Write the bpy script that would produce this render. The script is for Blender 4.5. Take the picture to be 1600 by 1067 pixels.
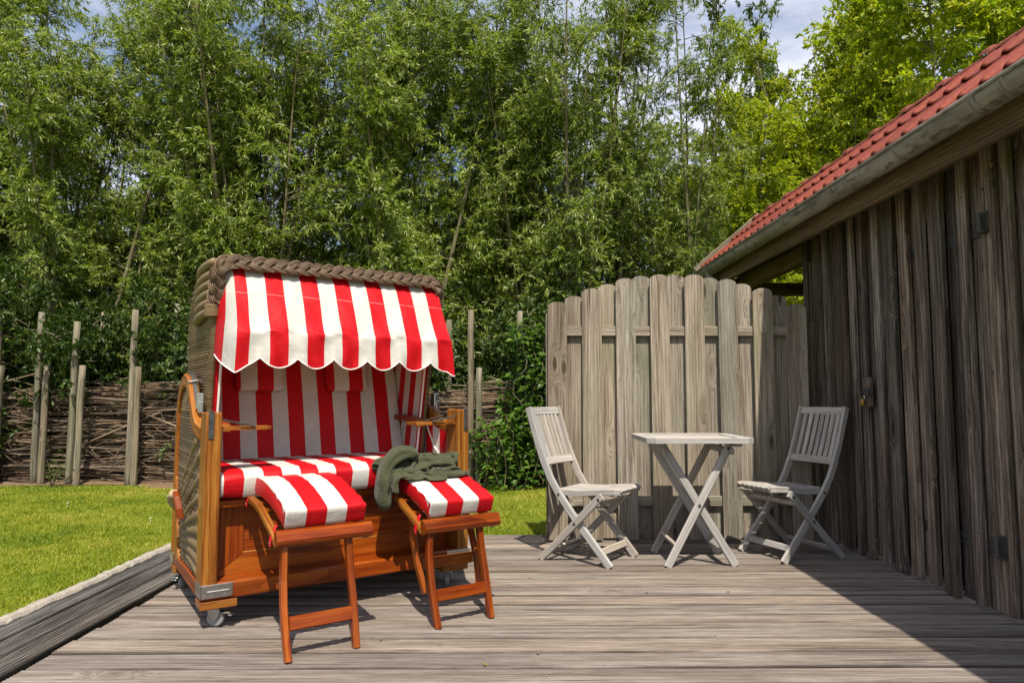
import bpy, math, random
import numpy as np
from mathutils import Vector, Matrix

sc = bpy.context.scene
for o in list(bpy.data.objects):
    bpy.data.objects.remove(o)
col = sc.collection

# ------------------------------------------------------------------ camera
PITCH, YAW, CAM_H = math.radians(4.528), math.radians(0.535), 0.99
Fw = Vector((math.sin(YAW)*math.cos(PITCH), math.cos(YAW)*math.cos(PITCH), math.sin(PITCH)))
Rt = Vector((math.cos(YAW), -math.sin(YAW), 0))
Up = Rt.cross(Fw)
cd = bpy.data.cameras.new('camera')
cd.sensor_width = 36; cd.lens = 24.0; cd.clip_start = 0.05; cd.clip_end = 2000
cam = bpy.data.objects.new('camera', cd); col.objects.link(cam)
cam.matrix_world = Matrix(((Rt.x, Up.x, -Fw.x, 0), (Rt.y, Up.y, -Fw.y, 0), (Rt.z, Up.z, -Fw.z, CAM_H), (0, 0, 0, 1)))
sc.camera = cam

# ------------------------------------------------------------------ light
SUN = Vector((0.075, -0.60, 1.0)).normalized()
SUN_EL = math.asin(SUN.z); SUN_AZ = math.atan2(SUN.x, SUN.y)
world = bpy.data.worlds.new('World'); sc.world = world; world.use_nodes = True
wn, wl = world.node_tree.nodes, world.node_tree.links
wn.clear()
w_out = wn.new('ShaderNodeOutputWorld'); w_bg = wn.new('ShaderNodeBackground')
sky = wn.new('ShaderNodeTexSky'); sky.sky_type = 'NISHITA'; sky.sun_disc = False
sky.sun_elevation = SUN_EL; sky.sun_rotation = SUN_AZ; sky.air_density = 1.0; sky.dust_density = 1.5; sky.ozone_density = 1.2
w_tc = wn.new('ShaderNodeTexCoord'); w_map = wn.new('ShaderNodeMapping'); w_map.inputs['Scale'].default_value = (1.6, 1.6, 4.0)
w_map.inputs['Location'].default_value = (.3, .1, .35)
w_no = wn.new('ShaderNodeTexNoise'); w_no.inputs['Scale'].default_value = 1.7; w_no.inputs['Detail'].default_value = 9; w_no.inputs['Roughness'].default_value = .62
w_rp = wn.new('ShaderNodeValToRGB'); w_rp.color_ramp.elements[0].position = .38; w_rp.color_ramp.elements[1].position = .62
w_rp.color_ramp.elements[0].color = (.06, .06, .06, 1); w_rp.color_ramp.elements[1].color = (1, 1, 1, 1)
w_mix = wn.new('ShaderNodeMixRGB'); w_mix.inputs['Color2'].default_value = (5.7, 5.9, 6.7, 1)
wl.new(w_tc.outputs['Generated'], w_map.inputs['Vector']); wl.new(w_map.outputs[0], w_no.inputs['Vector'])
wl.new(w_no.outputs['Fac'], w_rp.inputs['Fac']); wl.new(w_rp.outputs['Color'], w_mix.inputs['Fac'])
wl.new(sky.outputs['Color'], w_mix.inputs['Color1']); wl.new(w_mix.outputs['Color'], w_bg.inputs['Color'])
w_bg.inputs['Strength'].default_value = 0.098
wl.new(w_bg.outputs['Background'], w_out.inputs['Surface'])
sd = bpy.data.lights.new('sun', 'SUN'); sd.energy = 4.0; sd.angle = math.radians(0.53); sd.color = (1.0, 0.915, 0.775)
sun = bpy.data.objects.new('sun', sd); col.objects.link(sun)
sun.rotation_euler = SUN.to_track_quat('Z', 'Y').to_euler(); sun.location = (0, -5, 12)
vs = sc.view_settings
vs.view_transform = 'Standard'; vs.look = 'None'; vs.exposure = 0.74; vs.gamma = 1.0
try: vs.use_curve_mapping = False
except Exception: pass
try:
    sc.cycles.max_bounces = 4; sc.cycles.diffuse_bounces = 3; sc.cycles.glossy_bounces = 2; sc.cycles.transmission_bounces = 3; sc.cycles.transparent_max_bounces = 4
except Exception: pass

RNG = random.Random(7)

# ------------------------------------------------------------------ node helpers
class NT:
    def __init__(self, name):
        self.m = bpy.data.materials.new(name); self.m.use_nodes = True
        self.t = self.m.node_tree; self.t.nodes.clear()
        self.out = self.n('ShaderNodeOutputMaterial')
    def n(self, t, **kw):
        x = self.t.nodes.new(t)
        for k, v in kw.items(): setattr(x, k, v)
        return x
    def l(self, a, b): self.t.links.new(a, b)
    def put(self, sock, v):
        if isinstance(v, bpy.types.NodeSocket): self.l(v, sock)
        else: sock.default_value = v
    def math(self, op, a, b=0.0, c=None, clamp=False):
        x = self.n('ShaderNodeMath', operation=op, use_clamp=clamp)
        self.put(x.inputs[0], a); self.put(x.inputs[1], b)
        if c is not None: self.put(x.inputs[2], c)
        return x.outputs[0]
    def vmath(self, op, a, b):
        x = self.n('ShaderNodeVectorMath', operation=op)
        self.put(x.inputs[0], a); self.put(x.inputs[1], b)
        return x.outputs[0]
    def mapping(self, v, scale=(1, 1, 1), loc=(0, 0, 0)):
        x = self.n('ShaderNodeMapping'); self.l(v, x.inputs['Vector'])
        x.inputs['Scale'].default_value = scale; x.inputs['Location'].default_value = loc
        return x.outputs[0]
    def noise(self, v, scale, detail=4, rough=.55, dist=0.0):
        x = self.n('ShaderNodeTexNoise'); self.l(v, x.inputs['Vector'])
        x.inputs['Scale'].default_value = scale; x.inputs['Detail'].default_value = detail
        x.inputs['Roughness'].default_value = rough; x.inputs['Distortion'].default_value = dist
        return x.outputs['Fac']
    def ramp(self, f, stops, interp='LINEAR'):
        x = self.n('ShaderNodeValToRGB'); cr = x.color_ramp; cr.interpolation = interp
        while len(cr.elements) < len(stops): cr.elements.new(.5)
        for e, (p, c) in zip(cr.elements, stops):
            e.position = p; e.color = (*c, 1) if len(c) == 3 else c
        self.put(x.inputs['Fac'], f); return x.outputs['Color']
    def mix(self, f, a, b, mode='MIX'):
        x = self.n('ShaderNodeMixRGB', blend_type=mode)
        self.put(x.inputs['Fac'], f)
        for s, v in ((x.inputs['Color1'], a), (x.inputs['Color2'], b)):
            if isinstance(v, bpy.types.NodeSocket): self.l(v, s)
            else: s.default_value = (*v, 1) if len(v) == 3 else v
        return x.outputs['Color']
    def maprange(self, f, a, b, c=0.0, d=1.0, smooth=False):
        x = self.n('ShaderNodeMapRange'); x.clamp = True
        if smooth: x.interpolation_type = 'SMOOTHSTEP'
        self.put(x.inputs['Value'], f)
        for i, v in zip((1, 2, 3, 4), (a, b, c, d)): x.inputs[i].default_value = v
        return x.outputs[0]
    def bsdf(self, color, rough=.6, spec=.3, metal=0.0, bump=None, bstr=.3, bdist=.01, coat=0.0, coat_rough=.1, sheen=0.0):
        x = self.n('ShaderNodeBsdfPrincipled')
        self.put(x.inputs['Base Color'], color if isinstance(color, bpy.types.NodeSocket) else (*color, 1))
        self.put(x.inputs['Roughness'], rough); self.put(x.inputs['Specular IOR Level'], spec); self.put(x.inputs['Metallic'], metal)
        x.inputs['Coat Weight'].default_value = coat; x.inputs['Coat Roughness'].default_value = coat_rough
        x.inputs['Sheen Weight'].default_value = sheen
        if bump is not None:
            b = self.n('ShaderNodeBump'); b.inputs['Strength'].default_value = bstr; b.inputs['Distance'].default_value = bdist
            self.l(bump, b.inputs['Height']); self.l(b.outputs['Normal'], x.inputs['Normal'])
        return x.outputs['BSDF']
    def done(self, sh):
        self.l(sh, self.out.inputs['Surface']); return self.m

def rgbscale(c, k): return tuple(x*k for x in c)

def wood(name, dark, mid, light, knot=(.06, .04, .03), rough=.75, spec=.2, bump=.35, knots=.25, rings=.5, fine=1.0, vary=.28, coat=0.0, coat_rough=.1, patch=0.0, patch_col=(.3, .3, .2), cracks=.3, spread=.12, warpy=.07, hue=.06, dirt=None):
    t = NT(name)
    at = t.n('ShaderNodeAttribute', attribute_name='grain')
    oi = t.n('ShaderNodeObjectInfo')
    rv = t.n('ShaderNodeCombineXYZ')
    for i, k in enumerate((37.0, 53.0, 71.0)): t.l(t.math('MULTIPLY', oi.outputs['Random'], k), rv.inputs[i])
    P = t.vmath('ADD', at.outputs['Vector'], rv.outputs[0])
    # knots
    vo = t.n('ShaderNodeTexVoronoi'); t.l(t.mapping(P, (2.4, 8.5, 3.0)), vo.inputs['Vector']); vo.inputs['Scale'].default_value = 1.0
    sel = t.n('ShaderNodeSeparateColor'); t.l(vo.outputs['Color'], sel.inputs[0])
    mask = t.math('GREATER_THAN', sel.outputs[0], 1-knots)
    kd = vo.outputs['Distance']
    near = t.math('MULTIPLY', t.maprange(kd, .42, .05, 0, 1, True), mask)
    core = t.math('MULTIPLY', t.maprange(kd, .17, .08, 0, 1, True), mask)
    # distort grain round knots
    warp = t.n('ShaderNodeCombineXYZ'); t.l(t.math('MULTIPLY', near, .10), warp.inputs[1]); t.l(t.math('MULTIPLY', near, .05), warp.inputs[2])
    Pw = t.vmath('ADD', P, warp.outputs[0])
    broadw = t.noise(t.mapping(P, (.9, 3.5, 3.5)), 1.0, 3)
    wy = t.n('ShaderNodeCombineXYZ'); t.l(t.math('MULTIPLY', broadw, warpy), wy.inputs[1]); 
    Pr = t.vmath('ADD', Pw, wy.outputs[0])
    wv = t.n('ShaderNodeTexWave', wave_type='BANDS', bands_direction='Y', wave_profile='SAW'); t.l(t.mapping(Pr, (.25, 1, .6)), wv.inputs['Vector'])
    wv.inputs['Scale'].default_value = 15*fine; wv.inputs['Distortion'].default_value = 2.2; wv.inputs['Detail'].default_value = 2; wv.inputs['Detail Scale'].default_value = .7
    f1 = t.noise(t.mapping(Pw, (2.2, 75*fine, 75*fine)), 1.0, 6, .72)
    f2 = t.noise(t.mapping(Pw, (.8, 14, 14)), 1.0, 4, .6)
    f3 = t.noise(t.mapping(Pw, (11, 330*fine, 330*fine), (2, 7, 3)), 1.0, 3, .7)
    v = t.math('ADD', t.math('ADD', t.math('MULTIPLY', f1, .5), t.math('MULTIPLY', f2, .3)), t.math('MULTIPLY', f3, .2))
    v = t.math('ADD', v, t.math('MULTIPLY', t.math('SUBTRACT', wv.outputs['Fac'], .5), .22*rings))
    c = t.ramp(v, [(.5-spread, dark), (.5, mid), (.5+spread, light)])
    cr = t.maprange(t.noise(t.mapping(Pw, (1.1, 60*fine, 60*fine), (5, 5, 5)), 1.0, 3, .7), .62, .70, 0, 1)
    c = t.mix(t.math('MULTIPLY', cr, cracks), c, rgbscale(dark, .45))
    if patch > 0:
        pn = t.maprange(t.noise(t.mapping(P, (1.2, 3, 3), (9, 2, 4)), 1.0, 5, .6), .52, .68)
        c = t.mix(t.math('MULTIPLY', pn, patch), c, patch_col)
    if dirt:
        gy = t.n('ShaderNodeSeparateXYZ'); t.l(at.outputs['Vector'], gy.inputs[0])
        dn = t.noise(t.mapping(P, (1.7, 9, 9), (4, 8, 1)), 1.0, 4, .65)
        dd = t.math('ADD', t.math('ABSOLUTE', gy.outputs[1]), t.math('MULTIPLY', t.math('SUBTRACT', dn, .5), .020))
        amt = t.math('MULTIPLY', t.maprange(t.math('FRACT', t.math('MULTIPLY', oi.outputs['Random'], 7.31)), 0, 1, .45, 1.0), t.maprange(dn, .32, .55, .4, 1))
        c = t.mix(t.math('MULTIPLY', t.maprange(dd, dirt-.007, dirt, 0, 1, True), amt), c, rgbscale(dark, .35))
    c = t.mix(t.math('MULTIPLY', core, .85), c, knot)
    c = t.mix(t.math('MULTIPLY', t.math('SUBTRACT', near, core, clamp=True), .25), c, rgbscale(mid, .75))
    b = t.maprange(oi.outputs['Random'], 0, 1, 1-vary, 1+vary*.6)
    r2 = t.math('FRACT', t.math('MULTIPLY', oi.outputs['Random'], 17.37))
    bc = t.n('ShaderNodeCombineColor'); t.l(t.math('MULTIPLY', b, t.maprange(r2, 0, 1, 1-hue, 1+hue)), bc.inputs[0]); t.l(b, bc.inputs[1]); t.l(t.math('MULTIPLY', b, t.maprange(r2, 0, 1, 1+hue, 1-hue)), bc.inputs[2])
    c = t.mix(1.0, c, bc.outputs[0], 'MULTIPLY')
    h = t.math('SUBTRACT', v, t.math('MULTIPLY', cr, .5))
    return t.done(t.bsdf(c, rough, spec, bump=h, bstr=bump, bdist=.006, coat=coat, coat_rough=coat_rough))

def plain(name, c, rough=.5, spec=.4, metal=0.0, nscale=30, namt=.15, bump=0.0, vary=0.0):
    t = NT(name); tc = t.n('ShaderNodeTexCoord')
    nn = t.noise(tc.outputs['Object'], nscale, 5, .6)
    k = t.maprange(nn, .25, .75, 1-namt, 1+namt)
    if vary:
        oi = t.n('ShaderNodeObjectInfo'); k = t.math('MULTIPLY', k, t.maprange(oi.outputs['Random'], 0, 1, 1-vary, 1+vary))
    kc = t.n('ShaderNodeCombineColor'); [t.l(k, kc.inputs[i]) for i in range(3)]
    cc = t.mix(1.0, c, kc.outputs[0], 'MULTIPLY')
    return t.done(t.bsdf(cc, rough, spec, metal, bump=nn if bump else None, bstr=bump, bdist=.01))

RED = (.50, .0050, .010); WHITE = (.575, .56, .52)
def stripes(name, axis, width, offset=0.0, first_red=True, transl=.0, attr='grain', white=None, red=None):
    t = NT(name); at = t.n('ShaderNodeAttribute', attribute_name=attr)
    sx = t.n('ShaderNodeSeparateXYZ'); t.l(at.outputs['Vector'], sx.inputs[0])
    a = t.math('DIVIDE', t.math('SUBTRACT', sx.outputs[axis], offset), width)
    fr = t.math('MODULO', t.math('ADD', a, 1000.0), 2.0)
    f = t.math('LESS_THAN', fr, 1.0) if first_red else t.math('GREATER_THAN', fr, 1.0)
    tc = t.n('ShaderNodeTexCoord')
    nn = t.noise(tc.outputs['Object'], 9, 4, .6)
    fine = t.noise(tc.outputs['Object'], 900, 2, .5)
    wr = t.noise(tc.outputs['Object'], 14, 3, .5, .6)
    c = t.mix(f, white or WHITE, red or RED)
    k = t.maprange(nn, .3, .7, .88, 1.05); kc = t.n('ShaderNodeCombineColor'); [t.l(k, kc.inputs[i]) for i in range(3)]
    c = t.mix(1.0, c, kc.outputs[0], 'MULTIPLY')
    hb = t.math('ADD', t.math('MULTIPLY', wr, 1.0), t.math('MULTIPLY', fine, .12))
    sh = t.bsdf(c, .5, .2, bump=hb, bstr=.4, bdist=.014)
    if transl > 0:
        tr = t.n('ShaderNodeBsdfTranslucent'); t.l(c, tr.inputs['Color'])
        mx = t.n('ShaderNodeMixShader'); mx.inputs[0].default_value = transl
        t.l(sh, mx.inputs[1]); t.l(tr.outputs[0], mx.inputs[2]); sh = mx.outputs[0]
    return t.done(sh)

def leafmat(name, stops, transl=.35, rough=.42, spec=.35, tint=(1.15, 1.25, .5)):
    t = NT(name); ge = t.n('ShaderNodeNewGeometry')
    c = t.ramp(ge.outputs['Random Per Island'], stops)
    oi = t.n('ShaderNodeObjectInfo')
    k = t.maprange(oi.outputs['Random'], 0, 1, .88, 1.12); kc = t.n('ShaderNodeCombineColor'); [t.l(k, kc.inputs[i]) for i in range(3)]
    c = t.mix(1.0, c, kc.outputs[0], 'MULTIPLY')
    sh = t.bsdf(c, rough, spec)
    tr = t.n('ShaderNodeBsdfTranslucent'); t.l(t.mix(1.0, c, tint, 'MULTIPLY'), tr.inputs['Color'])
    mx = t.n('ShaderNodeMixShader'); mx.inputs[0].default_value = transl
    t.l(sh, mx.inputs[1]); t.l(tr.outputs[0], mx.inputs[2])
    return t.done(mx.outputs[0])

M = {}
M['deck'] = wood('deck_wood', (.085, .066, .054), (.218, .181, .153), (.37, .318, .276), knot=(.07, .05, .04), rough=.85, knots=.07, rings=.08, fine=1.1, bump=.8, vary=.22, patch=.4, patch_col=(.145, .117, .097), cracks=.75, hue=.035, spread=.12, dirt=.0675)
M['trim'] = wood('edge_board_wood', (.030, .026, .023), (.088, .077, .069), (.20, .18, .163), rough=.88, knots=.1, rings=.2, bump=.8, vary=.12, patch=.25, patch_col=(.20, .185, .17), cracks=.9, spread=.10, dirt=.057)
M['fence'] = wood('fence_wood', (.105, .082, .059), (.25, .212, .166), (.395, .35, .288), knot=(.05, .03, .018), rough=.8, knots=.5, rings=.22, fine=1.0, bump=.6, vary=.2, patch=.6, patch_col=(.16, .165, .098), cracks=.75, spread=.105, hue=.045, warpy=.05)
M['shed'] = wood('shed_wood', (.034, .024, .018), (.128, .100, .079), (.325, .27, .222), knot=(.018, .012, .009), rough=.85, knots=.28, rings=.18, fine=.9, bump=.9, vary=.48, patch=.4, patch_col=(.17, .11, .066), cracks=.85, spread=.10, hue=.05, warpy=.05)
M['beam'] = wood('beam_wood', (.062, .040, .020), (.13, .088, .047), (.21, .15, .088), rough=.85, knots=.25, rings=.5, vary=.12, patch=.4, patch_col=(.085, .07, .034), spread=.11)
M['teak'] = wood('grey_teak', (.215, .192, .17), (.38, .35, .318), (.52, .485, .45), knot=(.2, .16, .13), rough=.8, knots=.05, rings=.25, fine=1.4, bump=.4, vary=.10, cracks=.4, spread=.13)
M['mahog'] = wood('varnished_wood', (.085, .010, .001), (.205, .034, .002), (.33, .080, .006), knot=(.1, .02, .006), rough=.34, spec=.3, knots=.06, rings=.5, fine=.7, bump=.18, vary=.14, coat=.10, coat_rough=.12, cracks=.65, spread=.125, patch=.35, patch_col=(.33, .12, .02))
M['honey'] = wood('worn_honey_wood', (.135, .036, .004), (.285, .098, .012), (.43, .20, .04), knot=(.12, .03, .008), rough=.4, spec=.3, knots=.07, rings=.5, fine=.7, bump=.2, vary=.10, coat=.10, coat_rough=.15, cracks=.65, patch=.5, patch_col=(.22, .065, .010), spread=.125)
M['redwood'] = wood('red_varnished_wood', (.10, .014, .006), (.20, .030, .010), (.28, .052, .018), knot=(.1, .02, .01), rough=.35, spec=.45, knots=.03, rings=.4, bump=.1, vary=.08, coat=.3, coat_rough=.1, cracks=.15)
M['post'] = wood('round_post_wood', (.075, .062, .040), (.185, .158, .112), (.30, .262, .195), rough=.85, knots=.22, rings=.2, bump=.6, vary=.22, patch=.45, patch_col=(.11, .112, .055), cracks=.8, spread=.10)
M['stick'] = wood('dry_branch', (.045, .030, .020), (.145, .102, .070), (.34, .27, .20), rough=.88, knots=.1, rings=.1, bump=.6, vary=.6, spread=.10)
M['bark'] = wood('willow_bark', (.07, .06, .035), (.15, .135, .075), (.25, .23, .14), rough=.85, knots=.05, rings=.1, bump=.6, vary=.2)
M['steel'] = plain('brushed_steel', (.55, .54, .52), .32, .5, 1.0, 60, .2)
M['darksteel'] = plain('dull_steel', (.085, .083, .08), .6, .4, .6, 40, .4, .15)
M['zinc'] = None
M['brass'] = plain('brass', (.62, .40, .10), .38, .5, 1.0, 80, .25)
M['rubber'] = plain('grey_rubber', (.28, .28, .27), .7, .3)
M['blackplastic'] = plain('black_plastic', (.025, .025, .025), .5, .4)
M['rope'] = plain('rope', (.42, .33, .20), .9, .1, 0, 120, .3, .4)
M['kerb'] = plain('concrete_kerb', (.33, .30, .255), .9, .2, 0, 45, .35, .8)
M['dark'] = plain('shed_inside', (.03, .025, .02), .9, .1)
M['pipe'] = plain('white_piping', (.80, .78, .74), .6, .3, 0, 30, .05)

def zincmat():
    t = NT('weathered_zinc'); at = t.n('ShaderNodeAttribute', attribute_name='grain')
    n1 = t.noise(t.mapping(at.outputs['Vector'], (1.6, 9, 9)), 1.0, 6, .65)
    n2 = t.noise(t.mapping(at.outputs['Vector'], (7, 22, 22), (3, 3, 3)), 1.0, 5, .7)
    c = t.ramp(n1, [(.36, (.16, .148, .12)), (.5, (.28, .262, .225)), (.64, (.40, .38, .335))])
    c = t.mix(t.math('MULTIPLY', t.maprange(n2, .52, .62), .75), c, (.065, .055, .036))
    return t.done(t.bsdf(c, .55, .4, .25, bump=n2, bstr=.12))
M['zinc'] = zincmat()

def tilemat():
    t = NT('red_roof_tile'); tc = t.n('ShaderNodeTexCoord'); oi = t.n('ShaderNodeObjectInfo')
    n1 = t.noise(tc.outputs['Object'], 14, 6, .65)
    c = t.ramp(n1, [(.34, (.125, .024, .014)), (.5, (.20, .037, .022)), (.68, (.275, .075, .045))])
    k = t.maprange(oi.outputs['Random'], 0, 1, .72, 1.18); kc = t.n('ShaderNodeCombineColor'); [t.l(k, kc.inputs[i]) for i in range(3)]
    c = t.mix(1.0, c, kc.outputs[0], 'MULTIPLY')
    return t.done(t.bsdf(c, .62, .25, bump=n1, bstr=.3))
M['tile'] = tilemat()
M['tile_end'] = plain('weathered_ridge_tile', (.17, .045, .03), .8, .3, 0, 25, .4, .4)

def wickermat(name, c1, c2, c3):
    t = NT(name); ge = t.n('ShaderNodeNewGeometry'); at = t.n('ShaderNodeAttribute', attribute_name='grain')
    n1 = t.noise(t.mapping(at.outputs['Vector'], (40, 40, 200)), 1.0, 3, .6)
    n2 = t.noise(at.outputs['Vector'], 7, 3, .6)
    c = t.ramp(ge.outputs['Random Per Island'], [(0, c1), (.5, c2), (1, c3)])
    k = t.math('MULTIPLY', t.maprange(n1, .3, .7, .78, 1.15), t.maprange(n2, .3, .7, .88, 1.08)); kc = t.n('ShaderNodeCombineColor'); [t.l(k, kc.inputs[i]) for i in range(3)]
    c = t.mix(1.0, c, kc.outputs[0], 'MULTIPLY')
    return t.done(t.bsdf(c, .55, .3, bump=n1, bstr=.25, bdist=.003))
M['wicker'] = wickermat('brown_wicker', (.105, .068, .034), (.17, .114, .062), (.25, .175, .10))
M['wicker_roll'] = wickermat('wrapped_wicker', (.155, .103, .048), (.19, .13, .065), (.225, .158, .085))
M['braid'] = wickermat('braided_wicker', (.062, .037, .021), (.115, .073, .044), (.19, .13, .085))

def lawnmat():
    t = NT('lawn_soil'); tc = t.n('ShaderNodeTexCoord')
    n1 = t.noise(tc.outputs['Object'], .9, 5, .6); n2 = t.noise(tc.outputs['Object'], 40, 4, .7)
    c = t.ramp(n1, [(.3, (.10, .15, .018)), (.5, (.165, .21, .022)), (.7, (.24, .235, .035))])
    k = t.maprange(n2, .3, .7, .5, 1.3); kc = t.n('ShaderNodeCombineColor'); [t.l(k, kc.inputs[i]) for i in range(3)]
    c = t.mix(1.0, c, kc.outputs[0], 'MULTIPLY')
    return t.done(t.bsdf(c, .9, .1, bump=n2, bstr=.8, bdist=.03))
M['lawn'] = lawnmat()
def grassmat():
    t = NT('grass_blade'); ge = t.n('ShaderNodeNewGeometry'); tc = t.n('ShaderNodeTexCoord')
    n1 = t.noise(tc.outputs['Object'], 1.1, 5, .65)
    f = t.math('ADD', t.math('MULTIPLY', ge.outputs['Random Per Island'], .55), t.math('MULTIPLY', t.math('SUBTRACT', n1, .34), 1.5))
    c = t.ramp(f, [(.1, (.10, .175, .012)), (.4, (.21, .275, .016)), (.65, (.34, .36, .026)), (.9, (.48, .43, .10))])
    sh = t.bsdf(c, .5, .3)
    tr = t.n('ShaderNodeBsdfTranslucent'); t.l(t.mix(1.0, c, (1.1, 1.15, .6), 'MULTIPLY'), tr.inputs['Color'])
    mx = t.n('ShaderNodeMixShader'); mx.inputs[0].default_value = .3
    t.l(sh, mx.inputs[1]); t.l(tr.outputs[0], mx.inputs[2])
    return t.done(mx.outputs[0])
M['grass'] = grassmat()
M['soil'] = plain('bare_soil', (.17, .115, .07), .95, .1, 0, 20, .35, .8)
M['petal'] = plain('daisy_petal', (.8, .8, .78), .6, .3)
M['willow'] = leafmat('willow_leaf', [(0, (.065, .112, .007)), (.35, (.145, .21, .016)), (.7, (.245, .31, .038)), (1, (.45, .48, .20))], .42, .36, .5)
M['bright'] = leafmat('yellow_green_leaf', [(0, (.17, .24, .009)), (.5, (.30, .37, .014)), (.85, (.42, .45, .020)), (1, (.52, .45, .035))], .48)
M['darkleaf'] = leafmat('dark_shrub_leaf', [(0, (.025, .050, .010)), (.6, (.055, .10, .018)), (1, (.11, .16, .035))], .3)
M['vine'] = leafmat('creeper_leaf', [(0, (.035, .085, .010)), (.5, (.07, .15, .016)), (1, (.14, .23, .03))], .35, .4, .35)
M['oak'] = leafmat('oak_leaf', [(0, (.04, .07, .012)), (.6, (.075, .125, .018)), (1, (.13, .18, .03))], .35)
def clothmat():
    t = NT('olive_cloth'); tc = t.n('ShaderNodeTexCoord')
    n1 = t.noise(tc.outputs['Object'], 420, 3, .7); n2 = t.noise(tc.outputs['Object'], 12, 4, .6); n3 = t.noise(tc.outputs['Object'], 34, 4, .6, .8)
    c = t.ramp(t.math('ADD', t.math('MULTIPLY', n1, .6), t.math('MULTIPLY', n2, .4)), [(.3, (.034, .037, .018)), (.5, (.056, .060, .031)), (.7, (.085, .09, .052))])
    hb = t.math('ADD', t.math('MULTIPLY', n1, .15), n3)
    return t.done(t.bsdf(c, .95, .1, bump=hb, bstr=.5, bdist=.012, sheen=.15))
M['cloth'] = clothmat()

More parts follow.
